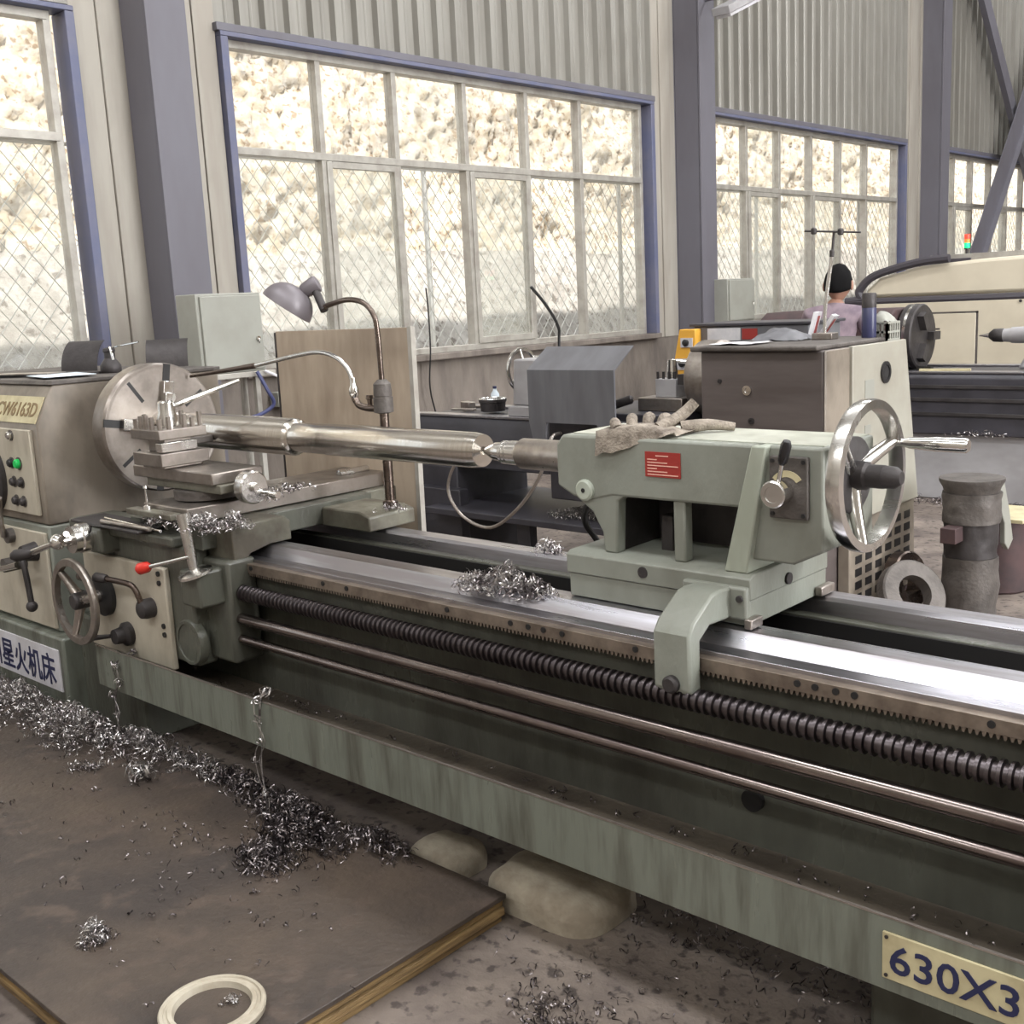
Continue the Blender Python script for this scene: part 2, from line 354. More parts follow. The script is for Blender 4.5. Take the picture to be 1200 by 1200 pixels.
# ------------------------------------------------------------------ outside: slope and fence
def hillpt(u, v):
    y = -1 + u * 35; z = -.3 + v * 6.9
    x = -8.9 - max(0, z) * .34
    p = Vector((0, y, z))
    q = Vector((0, y, z * .6)); d = .16 * noise.fractal(p * .8, 1, 2, 4) + .08 * abs(noise.noise(q * 3 + Vector((5, 3, 1)))) + .06 * noise.noise(q * 13) + .022 * random.uniform(-1, 1)
    k = min(1, max(0, (z - 1.7) / .6)); d *= .25 + .75 * k
    return (x + d + .12 * (1 - k), y, z)
h = MB().grid(hillpt, 700, 138).build('hill', ['rock', 'gravel_slope'], None, (-9, 18, 0), sharp=75)
for p in h.data.polygons:
    c = p.center
    if c.z < 2.15 + .12 * noise.noise(Vector((c.y * 1.5, c.z, 0))): p.material_index = 1
tag(h, 'sunlit tan rock cutting above a grey gravel slope outside the windows', kind='structure')
tag(MB().box(-12, -6.62, -6, 44, -.4, -.1).build('ground_outside', 'gravel_slope'), 'grey ground outside the windows', kind='structure')
fence = thing('chain_link_fence', (-7.5, 14, -.1), 'galvanised chain link fence on thin posts outside the windows', 'fence')
m = MB(); FX = -7.5; zt = 2.72; st = .135
def wire(p, q, r):
    p, q = Vector(p), Vector(q); d = (q - p).normalized(); a = Vector((1, 0, 0)); b = d.cross(a)
    vs_ = [e + a * (r * math.cos(t)) + b * (r * math.sin(t)) for e in (p, q) for t in (0, 2 * PI / 3, 4 * PI / 3)]
    m.add(vs_, [(0, 1, 4, 3), (1, 2, 5, 4), (2, 0, 3, 5)])
y = 0.5
hh = zt + .1
while y < 34:
    wire((FX, y, -.1), (FX, y + hh * .8, zt), .0042); wire((FX + .006, y + hh * .8, -.1), (FX + .006, y, zt), .0042); y += st
m.build('wire_mesh', 'fence_wire', fence, recalc=False)['kind'] = 'stuff'
for i in range(12): MB().cyl((FX - .04, 1.4 + 2.9 * i, -.1), (FX - .04, 1.4 + 2.9 * i, zt + .05), .025, n=8).build('post', 'fence_wire', fence)
MB().cyl((FX, .5, zt), (FX, 35, zt), .016, n=6).build('top_rail', 'fence_wire', fence)

# ================================================================== main lathe
LA = thing('engine_lathe', (-2.3, 2.2, 0), 'long grey green engine lathe with oily bed, lead screw and chip tray', 'lathe')
X0, X1 = -4.2, .12
AY, AZ = 2.29, 1.112
# bed casting, chip tray, ways
MB().prism([(2.06, .24), (2.06, .60), (2.03, .66), (2.03, .74), (2.15, .74), (2.15, .42), (2.41, .36), (2.41, .74), (2.50, .74), (2.50, .24)], 'x', X0 - .6, X1).build('bed', 'green_oily', LA, bev=.004)
for i, x in enumerate((-3.9, -3.2, -2.5, -1.9, -.75, -.15)):
    B('bed_rib', 'green_oily', LA, x - .03, x + .03, 2.14, 2.42, .36, .66)
MB().prism([(2.165, .735), (2.165, .78), (2.103, .78), (2.066, .751), (2.02, .750), (2.02, .718), (2.04, .718), (2.04, .735)], 'x', X0, X1 - .03).build('front_way', 'steel_way', LA, bev=.001, sharp=5)
MB().prism([(2.44, .71), (2.452, .772), (2.462, .78), (2.518, .78), (2.518, .735), (2.46, .735), (2.46, .71)], 'x', X0, X1 - .03).build('rear_way', 'steel_way', LA, bev=.001, sharp=5)
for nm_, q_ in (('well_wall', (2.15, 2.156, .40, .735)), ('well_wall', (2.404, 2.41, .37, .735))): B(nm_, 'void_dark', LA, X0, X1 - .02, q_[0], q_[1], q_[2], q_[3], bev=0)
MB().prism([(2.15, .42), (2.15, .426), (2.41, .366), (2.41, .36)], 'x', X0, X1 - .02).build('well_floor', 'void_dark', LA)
B('rack', 'rack_steel', LA, X0 + .1, X1 - .05, 1.995, 2.021, .710, .740, bev=.001)
m = MB(); x = X0 + .1
while x < X1 - .06:
    m.prism([(x, .711), (x + .003, .701), (x + .0065, .701), (x + .0095, .711)], 'y', 1.996, 2.02); x += .0126
m.build('rack_teeth', 'rack_steel', LA)['kind'] = 'stuff'
for xs in (-3.0, -2.63, -2.52, -2.10, -1.87, -1.81, -1.76, -1.70, -1.48, -1.07, -1.03, -.985, -.945, -.68, -.5, -.46):
    MB().cyl((xs, 1.992, .728), (xs, 2.0, .728), .0075, n=12).build('rack_bolt', 'black', LA)
# lead screw with its thread
prof = []; t = 0; L_ = 3.95
while t < L_:
    prof += [(t, .0195), (t + .006, .0195), (t + .0085, .0262), (t + .0155, .0262), (t + .018, .0195)]; t += .020
MB().rev((-3.92, 1.965, .652), (1, 0, 0), prof, 20).build('lead_screw', 'screw_steel', LA, sharp=30)
MB().cyl((-4.1, 1.955, .567), (X1, 1.955, .567), .0185).build('feed_rod', 'rod_steel', LA)
MB().cyl((-4.1, 1.95, .500), (X1, 1.95, .500), .0145).build('control_rod', 'rod_steel', LA)
for nm, yy, zz, r in (('screw_bearing', 1.965, .652, .05), ('rod_bearing', 1.955, .567, .034), ('rod_bearing', 1.95, .5, .03)):
    MB().cyl((X1 - .1, yy, zz), (X1 + .02, yy, zz), r).build(nm, 'green_paint', LA)
B('end_bracket', 'green_paint', LA, X1 - .08, X1, 1.93, 2.06, .45, .70, bev=.01)
ct = MB().prism([(1.776, .266), (1.776, .410), (1.782, .411), (1.782, .290), (2.06, .290), (2.06, .266)], 'x', -3.68, X1 + .1).build('chip_tray', 'green_tray', LA, bev=.001)
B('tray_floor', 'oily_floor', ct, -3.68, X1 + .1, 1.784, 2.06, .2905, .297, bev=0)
B('lip_highlight', 'steel_worn', ct, -3.68, X1 + .1, 1.7755, 1.7825, .4095, .4125, bev=0)  # bright strip that puts a thin highlight on the worn tray edge
MB().cyl((-1.21, 2.045, .41), (-1.21, 2.0605, .41), .026, n=24).build('drain_hole', 'void_dark', LA)
B('bed_foot', 'green_oily', LA, -.9, X1, 1.98, 2.52, 0, .27, bev=.01)
B('bed_foot', 'green_oily', LA, -4.12, -3.66, 1.93, 2.52, 0, .42, bev=.01)
# headstock on its pedestal
B('pedestal', 'green_tray', LA, -5.6, -4.11, 1.855, 2.62, 0, .335, bev=.01)
B('gearbox', 'green_paint', LA, -5.5, -4.2, 1.90, 2.6, .335, .762, bev=.008)
B('gearbox_panel', 'beige_panel', LA, -5.4, -4.215, 1.886, 1.90, .35, .735, bev=.004)
MB().prism([(1.905, .765), (1.905, 1.15), (1.965, 1.268), (1.985, 1.30), (2.72, 1.30), (2.72, .765)], 'x', -5.5, -4.2).build('headstock', 'headstock_brown', LA, bev=.006)
MB().prism([(1.975, 1.30), (1.985, 1.316), (2.73, 1.316), (2.73, 1.30)], 'x', -5.5, -4.195).build('headstock_lid', 'iron_cast', LA, bev=.003)
B('control_panel', 'beige_panel', LA, -5.0, -4.245, 1.889, 1.905, .80, 1.135, bev=.004)
for (bx, bz, mt, r) in ((-4.40, 1.11, 'steel_bright', .016), (-4.42, 1.00, 'black', .017), (-4.36, 1.0, 'green_button', .019), (-4.42, .925, 'iron_dark', .017), (-4.355, .925, 'iron_dark', .017), (-4.42, .85, 'iron_dark', .017), (-4.355, .85, 'iron_dark', .017)):
    u = MB().cyl((bx, 1.886, bz), (bx, 1.891, bz), r * 1.35).build('button_collar', 'iron_cast', LA)
    MB().rev((bx, 1.888, bz), (0, -1, 0), [(0, r), (.012, r), (.018, r * .7)], 18).build('button', mt, u)
MB().rev((-4.64, 1.889, .93), (0, -1, 0), [(0, .15), (.02, .15), (.035, .13), (.036, .05), (.07, .045)], 40).build('speed_dial', 'iron_dark', LA)
# sloping model plate
sl = Vector((0, .06, .118)).normalized()
nP = Vector((1, 0, 0)).cross(sl)   # outward normal
def onslope(x, t, off=0.): return Vector((x, 1.905, 1.15)) + sl * t + nP * off
mp_ = MB(); q = [onslope(-5.0, .008, .001), onslope(-4.215, .008, .001), onslope(-4.215, .118, .001), onslope(-5.0, .118, .001)]
mp_.add(q + [p + nP * .004 for p in q], [(3, 2, 1, 0), (4, 5, 6, 7), (0, 1, 5, 4), (1, 2, 6, 5), (2, 3, 7, 6), (3, 0, 4, 7)])
mp_ = mp_.build('model_plate', 'plate_cream', LA)
text('CW6163D', onslope(-4.232, .036, .006), .080, 'ink_gold', mp_, up=sl, width=.98, bold=.0012, align='RIGHT')
np_ = B('name_plate', 'plate_white', LA, -5.1, -4.145, 1.849, 1.855, .115, .285, bev=.001)
text('州星火机床', (-4.79, 1.8482, .145), .135, 'ink_navy', np_, width=.90, bold=.0015)
sp = B('size_plate', 'plate_cream', LA, -.782, -.36, 1.7705, 1.776, .293, .384, bev=.001)
text('630X3', (-.770, 1.7695, .311), .078, 'ink_navy', sp, width=1.10, bold=.0007)
for rx in (-.774, -.368):
    for rz in (.301, .376): MB().cyl((rx, 1.768, rz), (rx, 1.7715, rz), .0035, n=10).build('rivet', 'iron_dark', sp)
# shift levers of the gearbox
lv = MB().cyl((-4.50, 1.89, .70), (-4.50, 1.86, .70), .03).build('lever_hub', 'iron_cast', LA)
MB().tube([(-4.50, 1.85, .70), (-4.46, 1.83, .80), (-4.42, 1.82, .87)], .011).build('lever', 'steel_worn', lv)
lv = MB().cyl((-4.31, 1.89, .655), (-4.31, 1.83, .655), .04, .03).build('lever_hub', 'iron_dark', LA)
MB().tube([(-4.31, 1.82, .655), (-4.26, 1.81, .64), (-4.24, 1.81, .55), (-4.23, 1.81, .47)], .012, smooth=5).build('lever', 'iron_dark', lv)
MB().ball((-4.23, 1.81, .46), .022).build('lever_knob', 'iron_dark', lv)
lv = MB().cyl((-4.42, 1.89, .60), (-4.42, 1.80, .60), .028).build('lever_hub', 'iron_cast', LA)
MB().cyl((-4.44, 1.79, .585), (-4.26, 1.79, .625), .011, .013).build('lever', 'chrome', lv)
# four-jaw chuck
ck = MB().rev((-4.045, AY, AZ), (1, 0, 0), [(0, .20), (.002, .245), (.012, .25), (.085, .25), (.095, .243)] + [(.095 - .0012 * (k % 2), .235 - .0075 * k) for k in range(22)] + [(.0951, .06)], 64).build('chuck', 'chuck_steel', LA, sharp=20)
MB().cyl((-4.2, AY, AZ), (-4.04, AY, AZ), .13).build('spindle_nose', 'steel_oiled', LA)
for k in range(4):
    a = math.radians(10 + 90 * k)
    Mr = Matrix.Translation((-3.95, AY, AZ)) @ Matrix.Rotation(-a, 4, 'X')
    MB().box(-.02, .0008, -.015, .015, .07, .247, Mr).build('jaw_slot', 'black', ck)
    if k in (0, 1, 2, 3):
        MB().prism([(.0, .075), (.055, .075), (.055, .10), (.04, .10), (.04, .135), (.024, .135), (.024, .175), (0, .175)], 'y', -.022, .022)
        j = MB()
        pl = [(.0, .075), (.06, .075), (.06, .10), (.044, .10), (.044, .135), (.026, .135), (.026, .18), (0, .18)]
        vs_ = [Mr @ Vector((u, s, w)) for s in (-.022, .022) for u, w in pl]; n_ = len(pl)
        j.add(vs_, [tuple(range(n_)), tuple(range(2 * n_ - 1, n_ - 1, -1))] + [(i, (i + 1) % n_, n_ + (i + 1) % n_, n_ + i) for i in range(n_)])
        j.build('jaw', 'steel_bright', ck, bev=.002)
    a2 = a + PI / 4
    Mr = Matrix.Translation((-3.95, AY, AZ)) @ Matrix.Rotation(-a2, 4, 'X')
    MB().box(-.02, .0008, -.007, .007, .13, .225, Mr).build('face_slot', 'black', ck)
# shaft between chuck and centre
tag(MB().rev((-3.955, AY, AZ), (1, 0, 0), [(0, .064), (.850, .064), (.862, .058), (.866, .051), (.88, .0505), (1.03, .0505), (1.032, .052), (1.70, .052), (1.735, .047), (1.7352, .012), (1.722, .002)], 56).build('steel_shaft', 'steel_turned', None, (-3.1, AY, AZ - .064)),
    'bright turned steel shaft held between chuck and tailstock centre', 'shaft')

# ------------------------------------------------------------------ carriage
CA = thing('lathe_carriage', (-3.3, 2.1, .76), 'lathe carriage with apron handwheel, cross slide and square tool post', 'carriage')
MB().prism([(-3.62, .782), (-3.62, .86), (-3.06, .86), (-3.06, .782)], 'y', 1.98, 2.17).build('front_saddle', 'green_dirty', CA, bev=.006)
MB().prism([(1.955, .70), (1.955, .85), (1.97, .865), (2.16, .868), (2.185, .85), (2.185, .785), (2.10, .785), (2.02, .768), (2.005, .75), (2.005, .70)], 'x', -3.22, -3.03).build('way_wiper', 'green_dirty', CA, bev=.004)
MB().prism([(-3.60, .784), (-3.60, .85), (-2.92, .85), (-2.87, .835), (-2.87, .784)], 'y', 2.39, 2.60).build('rear_saddle', 'green_dirty', CA, bev=.006)
B('saddle_bridge', 'green_oily', CA, -3.56, -3.12, 1.9, 2.62, .79, .866, bev=.004)
B('cross_slide', 'chuck_steel', CA, -3.46, -3.19, 1.90, 2.86, .868, .920, bev=.004)
B('slide_end', 'green_dirty', CA, -3.5, -3.15, 2.62, 2.80, .80, .868, bev=.004)
MB().cyl((-3.34, 2.08, .925), (-3.34, 2.08, .955), .115, n=36).build('swivel_base', 'iron_cast', CA)
B('compound_base', 'green_dirty', CA, -3.60, -3.14, 2.0, 2.17, .955, .985, bev=.004)
B('compound_slide', 'chuck_steel', CA, -3.66, -3.16, 1.985, 2.185, .985, 1.025, bev=.004)
hw = MB().rev((-3.15, 2.085, .972), (1, 0, 0), [(0, .022), (.04, .022), (.041, .055), (.075, .055), (.08, .05), (.081, .018), (.10, .016)], 32).build('compound_handwheel', 'steel_bright', CA)
MB().cyl((-3.08, 2.115, .95), (-3.0, 2.125, .945), .009, .012).build('handle', 'chrome', hw)
tp = MB().box(-3.585, -3.40, 1.95, 2.135, 1.126, 1.160).build('tool_post', 'chuck_steel', CA, bev=.003)
B('post_body', 'chuck_steel', tp, -3.545, -3.44, 1.99, 2.095, 1.08, 1.126)
B('lower_plate', 'chuck_steel', tp, -3.585, -3.40, 1.95, 2.135, 1.035, 1.08)
B('post_foot', 'steel_worn', tp, -3.56, -3.42, 1.97, 2.12, 1.025, 1.036)
B('cutting_tool', 'iron_cast', tp, -3.53, -3.505, 2.08, 2.225, 1.085, 1.11)
B('cutting_tool', 'steel_bright', tp, -3.45, -3.41, 1.962, 2.10, 1.082, 1.116)
MB().rev((-3.4925, 2.0425, 1.16), (0, 0, 1), [(0, .036), (.03, .036), (.05, .030), (.085, .028), (.09, .022)], 24).build('clamp_nut', 'steel_bright', tp)
MB().tube([(-3.4925, 2.05, 1.225), (-3.46, 2.12, 1.25), (-3.36, 2.26, 1.305)], [.011, .009]).build('clamp_lever', 'chrome', tp)
for (sx, sy) in [(-3.57, 1.965), (-3.535, 1.965), (-3.50, 1.965), (-3.465, 1.965), (-3.415, 1.965), (-3.415, 2.0), (-3.415, 2.06), (-3.415, 2.09), (-3.415, 2.12), (-3.57, 2.0), (-3.57, 2.06), (-3.57, 2.12), (-3.53, 2.12)]:
    MB().cyl((sx, sy, 1.16), (sx, sy, 1.16 + random.uniform(.03, .05)), .0085, n=8).build('clamp_screw', 'steel_worn', tp)
# apron with its controls
B('apron', 'green_oily', CA, -3.86, -3.16, 1.87, 1.945, .40, .80, bev=.01)
B('apron_panel', 'beige_panel', CA, -3.84, -3.285, 1.848, 1.87, .37, .722, bev=.006)
B('apron_shelf', 'green_oily', CA, -3.9, -3.2, 1.84, 2.02, .80, .835, bev=.008)
MB().rev((-3.20, 1.872, .478), (0, -1, 0), [(-.02, .078), (.004, .078), (.01, .074), (.0101, .064), (.006, .063)], 36).build('gear_cover', 'green_oily', CA)
B('screw_nut_box', 'green_oily', CA, -3.30, -3.02, 1.92, 2.03, .42, .76, bev=.012)
for zz, xx in ((.70, -3.318), (.668, -3.318), (.52, -3.318), (.49, -3.318)):
    MB().cyl((xx, 1.842, zz), (xx, 1.85, zz), .009, n=12).build('panel_screw', 'black', CA)
def wheel(c, d, R, rim, parent, mt, spokes, a0, name='handwheel', hub=.03, hubl=.05, th=.02, dish=0.):
    c = Vector(c); d = Vector(d).normalized()
    w = MB().rev(c, d, [(-th / 2, R - rim), (-th / 2 * .9, R - rim * .1), (-th / 4, R), (th / 4, R), (th / 2 * .9, R - rim * .1), (th / 2, R - rim), (-th / 2, R - rim)], 56, False).build(name, mt, parent)
    MB().rev(c - d * dish, d, [(-hubl / 2, hub), (hubl / 2, hub), (hubl / 2 + .006, hub * .8)], 24).build('hub', 'iron_dark', w)
    u = Vector((0, 1, 0)) if abs(d.x) > .9 else d.orthogonal().normalized(); v = d.cross(u)
    for k in range(spokes):
        a = a0 + 2 * PI * k / spokes; e = u * math.cos(a) + v * math.sin(a)
        MB().tube([c - d * dish + e * hub * .7, c - d * dish * .6 + e * (R * .5), c + e * (R - rim * .5)], [R * .12, R * .075], 10, 3).build('spoke', mt, w)
    return w
aw = wheel((-3.70, 1.735, .575), (0, -1, .0), .155, .026, CA, 'steel_worn', 3, .5, hub=.03, th=.022, dish=.02)
MB().cyl((-3.70, 1.85, .575), (-3.70, 1.74, .575), .022).build('shaft', 'steel_worn', aw)
MB().rev((-3.70, 1.85, .575), (0, -1, 0), [(0, .075), (.02, .075), (.03, .06)], 36).build('wheel_boss', 'black', CA)
# cross feed dial and ball crank
dl = MB().rev((-3.69, 1.87, .795), (0, -1, 0), [(-.02, .026), (.06, .026), (.062, .052), (.10, .052), (.105, .047), (.13, .047), (.132, .02), (.16, .018)], 36).build('feed_dial', 'steel_bright', CA)
B('feed_bracket', 'green_oily', CA, -3.76, -3.60, 1.80, 1.90, .74, .835, bev=.012)
MB().ball((-3.70, 1.70, .795), .028).build('crank_ball', 'chrome', dl)
MB().cyl((-3.70, 1.70, .795), (-3.90, 1.69, .735), .010, .012).build('crank_arm', 'chrome', dl)
MB().cyl((-3.70, 1.70, .795), (-3.63, 1.70, .83), .010).build('crank_arm', 'chrome', dl)
MB().rev((-3.89, 1.70, .735), (-.7, -.7, -.1), [(0, .013), (.02, .02), (.07, .022), (.085, .012)], 16).build('crank_handle', 'iron_dark', dl)
# red knob lever
ss = MB().cyl((-3.10, 1.85, .74), (-3.13, 1.85, .92), .014, .024).build('splash_post', 'steel_bright', CA)
MB().rev((-3.095, 1.85, .735), (.1, .25, -1), [(-.01, .02), (.0, .055), (.008, .056), (.012, .03)], 28).build('post_flange', 'steel_bright', ss)
rl = MB().cyl((-3.30, 1.80, .735), (-3.10, 1.84, .785), .007).build('start_lever', 'chrome', CA)
MB().rev((-3.285, 1.803, .739), (-.20, -.04, -.05), [(0, .009), (.015, .018), (.05, .02), (.062, .012)], 18).build('red_knob', 'red_plastic', rl)
B('lever_block', 'green_oily', CA, -3.16, -3.05, 1.83, 1.99, .62, .74, bev=.01)
# feed lever
fl = MB().rev((-3.385, 1.85, .575), (0, -1, 0), [(0, .034), (.03, .034), (.045, .03), (.05, .022)], 24).build('feed_hub', 'iron_dark', CA)
MB().tube([(-3.385, 1.81, .60), (-3.40, 1.80, .65), (-3.44, 1.79, .665), (-3.58, 1.775, .668)], .010, 10, 5).build('feed_lever', 'steel_oiled', fl)
MB().rev((-3.54, 1.778, .668), (-1, -.1, 0), [(0, .012), (.01, .016), (.06, .017), (.07, .010)], 16).build('lever_grip', 'iron_dark', fl)
kb = MB().rev((-3.56, 1.85, .455), (0, -1, 0), [(0, .042), (.02, .042), (.03, .03), (.06, .026), (.062, .018)], 24).build('engage_knob', 'iron_dark', CA)
MB().cyl((-3.60, 1.80, .45), (-3.70, 1.785, .43), .007, .010).build('engage_lever', 'iron_dark', kb)
# cover plate on the front of the cross slide with clamp
B('slide_cover', 'iron_dark', CA, -3.80, -3.34, 1.80, 1.93, .838, .848)
gp = B('gib_plate', 'green_dirty', CA, -3.50, -3.22, 1.855, 1.90, .885, .905)
MB().rev((-3.40, 1.88, .905), (0, 0, 1), [(0, .016), (.012, .014), (.014, .005), (.07, .004), (.072, .008), (.08, .006)], 14).build('oil_cup', 'steel_bright', gp)

# ------------------------------------------------------------------ work lamp and coolant pipe on the carriage
LP = thing('work_lamp', (-2.93, 2.52, .85), 'grey work lamp with half dome shade on a bent steel stem', 'lamp')
PX, PY = -2.905, 2.52
MB().rev((PX, PY, .85), (0, 0, 1), [(0, .026), (.02, .026), (.025, .017), (.33, .016), (.331, .017)], 20).build('post', 'steel_oiled', LP)
MB().rev((PX, PY, 1.175), (0, 0, 1), [(0, .02), (.004, .034), (.055, .034), (.056, .030), (.06, .030), (.0605, .032), (.10, .03), (.115, .015)], 24).build('collar', 'iron_cast', LP)
MB().tube([(PX, PY, 1.28), (PX - .005, PY, 1.45), (PX - .02, PY, 1.51), (PX - .07, PY, 1.55), (PX - .15, PY, 1.562), (PX - .24, PY, 1.55), (PX - .285, PY, 1.54)], .0095, 10, 6).build('stem', 'steel_oiled', LP)
ax = Vector((-.39, -.44, -.81)).normalized(); rc = Vector((-3.325, PY - .06, 1.545)); ap = rc - ax * .085
pr_ = [(.085 * (1 - math.cos(PI / 2 * j / 10)), .012 + .084 * math.sin(PI / 2 * j / 10)) for j in range(11)]
shd = MB().rev(ap, ax, pr_ + [(t + .001, r - .003) for t, r in reversed(pr_)], 40, False).build('shade', 'lamp_grey', LP)
hx = Vector((.62, .52, .38)).normalized()
MB().rev(ap + ax * .040 + hx * .040, hx, [(0, .022), (.012, .027), (.055, .032), (.064, .029), (.067, .02)], 24).build('lamp_holder', 'lamp_grey', LP)
MB().ball(ap + ax * .05, .026).build('bulb', 'lamp_inside', shd)
MB().cyl((-3.185, PY, 1.53), ap + ax * .040 + hx * .085, .015, .014).build('swivel', 'iron_dark', LP)
CP = thing('coolant_pipe', (-2.97, 2.52, 1.18), 'bent steel coolant pipe with a tapered nozzle fixed to the lamp post', 'pipe')
MB().tube([(-2.935, PY, 1.19), (-2.99, PY, 1.19), (-3.035, PY, 1.20), (-3.055, PY, 1.225)], .012, 10, 4).build('elbow', 'steel_oiled', CP)
MB().rev((-2.975, PY, 1.19), (0, 0, 1), [(0, .009), (.03, .009), (.032, .014), (.045, .012)], 12).build('tap', 'steel_oiled', CP)
MB().rev((-3.055, PY, 1.225), (-.05, 0, 1), [(0, .013), (.012, .018), (.03, .018), (.045, .011), (.07, .010)], 14).build('fitting', 'chrome', CP)
MB().tube([(-3.06, PY, 1.28), (-3.08, PY, 1.325), (-3.14, PY, 1.365), (-3.23, PY, 1.383), (-3.34, PY - .01, 1.375), (-3.60, PY - .04, 1.335)], .0085, 10, 6).build('pipe', 'steel_bright', CP)
MB().cyl((-3.58, PY - .04, 1.338), (-3.93, PY - .1, 1.30), .011, .006).build('nozzle', 'steel_oiled', CP)

# ------------------------------------------------------------------ tailstock
TS = thing('tailstock', (-1.5, 2.3, .78), 'grey green lathe tailstock with chrome handwheel and small red notice', 'tailstock')
MB().prism([(2.135, .782), (2.135, .842), (2.50, .842), (2.50, .782)], 'x', -1.785, -1.262).build('lower_base', 'green_paint', TS, bev=.003)
MB().prism([(2.13, .843), (2.13, .892), (2.145, .90), (2.49, .905), (2.50, .89), (2.50, .843)], 'x', -1.79, -1.258).build('upper_base', 'green_paint', TS, bev=.003)
body = [(-1.835, 1.06), (-1.835, 1.165), (-1.815, 1.192), (-1.245, 1.192), (-1.245, 1.048), (-1.66, 1.045), (-1.72, 1.03), (-1.785, 1.035)]
MB().prism([(-1.785, 1.04), (-1.62, 1.05), (-1.645, 1.035), (-1.652, .90), (-1.69, .90), (-1.695, .95), (-1.725, 1.0)], 'y', 2.162, 2.20).build('front_leg', 'green_paint', TS, bev=.005)
MB().prism(body, 'y', 2.16, 2.41).build('body', 'green_paint', TS, bev=.007)
B('post', 'green_paint', TS, -1.485, -1.452, 2.166, 2.20, .90, 1.05, bev=.005)
B('inner_wall', 'iron_dark', TS, -1.70, -1.27, 2.36, 2.40, .90, 1.05); B('inner_wall', 'iron_dark', TS, -1.70, -1.66, 2.205, 2.36, .90, 1.04)
B('clamp_bolt', 'iron_dark', TS, -1.58, -1.545, 2.25, 2.29, .90, .99)
MB().prism([(-1.335, .90), (-1.275, .90), (-1.225, 1.192), (-1.262, 1.192)], 'y', 2.145, 2.40).build('web', 'green_pale', TS, bev=.004)
MB().prism([(-1.275, .93), (-1.235, 1.192), (-1.10, 1.192), (-1.10, .965), (-1.17, .93)], 'y', 2.165, 2.41).build('end_bracket', 'green_paint', TS, bev=.006)
MB().prism([(-1.80, 1.1915), (-1.80, 1.1945), (-1.11, 1.1945), (-1.11, 1.1915)], 'y', 2.19, 2.40).build('top_plate', 'lit_top', TS, bev=.001)  # pale sheet carrying the painted window glare of the tailstock top
MB().rev((-2.075, AY, AZ), (1, 0, 0), [(0, .034), (.012, .043), (.30, .043)], 36).build('quill', 'steel_worn', TS)
MB().rev((-2.225, AY, AZ), (1, 0, 0), [(0, .002), (.055, .026), (.085, .028), (.088, .033), (.096, .033), (.097, .030), (.101, .030), (.102, .033), (.110, .033), (.111, .030), (.115, .030), (.116, .034), (.15, .034)], 32).build('live_centre', 'steel_bright', TS)
MB().rev((-1.742, 2.162, 1.055), (0, -1, 0), [(0, .027), (.01, .027), (.014, .022)], 24).build('eye_cover', 'green_pale', TS)
MB().cyl((-1.742, 2.1485, 1.055), (-1.742, 2.147, 1.055), .006, n=10).build('socket', 'black', TS)
MB().rev((-1.552, 2.132, .872), (0, -1, 0), [(0, .014), (.004, .014), (.0045, .009)], 18).build('base_bolt', 'iron_dark', TS)
MB().rev((-1.262, 2.30, .86), (1, 0, 0), [(0, .014), (.01, .014), (.0102, .008)], 16).build('base_bolt', 'iron_dark', TS)
rp = B('notice_plate', 'plate_red', TS, -1.556, -1.456, 2.157, 2.1595, 1.103, 1.163, bev=0)
for i in range(7):
    z = 1.154 - i * .0072 - (.002 if i else 0)
    MB().box(-1.525 if i == 0 else -1.549, -1.489 if i == 0 else -1.462 - (.03 * ((i * 5) % 3)), 2.1563, 2.157, z - .0012, z + .0012).build('print_line', 'ink_pink', rp)
# bracket that grips the front way
MB().prism([(2.15, .80), (2.15, .872), (2.07, .876), (2.04, .872), (1.965, .825), (1.945, .80), (1.945, .672), (1.955, .662), (1.985, .662), (1.99, .672), (1.99, .78), (2.03, .805)], 'x', -1.395, -1.30).build('way_bracket', 'green_paint', TS, bev=.006)
B('bracket_flange', 'green_paint', TS, -1.43, -1.26, 2.115, 2.137, .80, .875, bev=.006)
for bx in (-1.415, -1.275): MB().cyl((bx, 2.108, .85), (bx, 2.118, .85), .008, n=10).build('flange_bolt', 'iron_dark', TS)
MB().rev((-1.345, 1.948, .687), (0, -1, 0), [(0, .02), (.015, .02), (.02, .015)], 16).build('roller', 'iron_dark', TS)
B('way_scraper', 'steel_worn', TS, -1.262, -1.243, 2.108, 2.16, .783, .806)
B('way_scraper', 'steel_worn', TS, -1.262, -1.243, 2.44, 2.51, .783, .806)
# lever plate
lp = B('lever_plate', 'iron_cast', TS, -1.222, -1.130, 2.152, 2.166, 1.035, 1.172, bev=.003)
for bx in (-1.213, -1.139):
    for bz in (1.045, 1.162): MB().cyl((bx, 2.149, bz), (bx, 2.153, bz), .005, n=10).build('screw', 'black', lp)
kn = MB().rev((-1.188, 2.152, 1.095), (0, -1, 0), [(0, .026), (.022, .026), (.026, .030), (.045, .030), (.048, .027), (.0481, .018), (.045, .017)], 32).build('lever_hub', 'steel_bright', lp)
MB().cyl((-1.182, 2.12, 1.115), (-1.166, 2.11, 1.165), .005).build('lever', 'chrome', kn)
MB().rev((-1.167, 2.11, 1.162), (.02, -.01, .06), [(0, .007), (.008, .011), (.045, .012), (.055, .008)], 16).build('lever_grip', 'black_gloss', kn)
arc = [(-1.178 + .042 * math.cos(t), 1.10 + .042 * math.sin(t)) for t in [math.radians(35 + 11 * i) for i in range(11)]] + [(-1.178 + .028 * math.cos(t), 1.10 + .028 * math.sin(t)) for t in [math.radians(145 - 11 * i) for i in range(11)]]
MB().prism(arc, 'y', 2.150, 2.1525).build('scale_arc', 'plate_cream', lp)
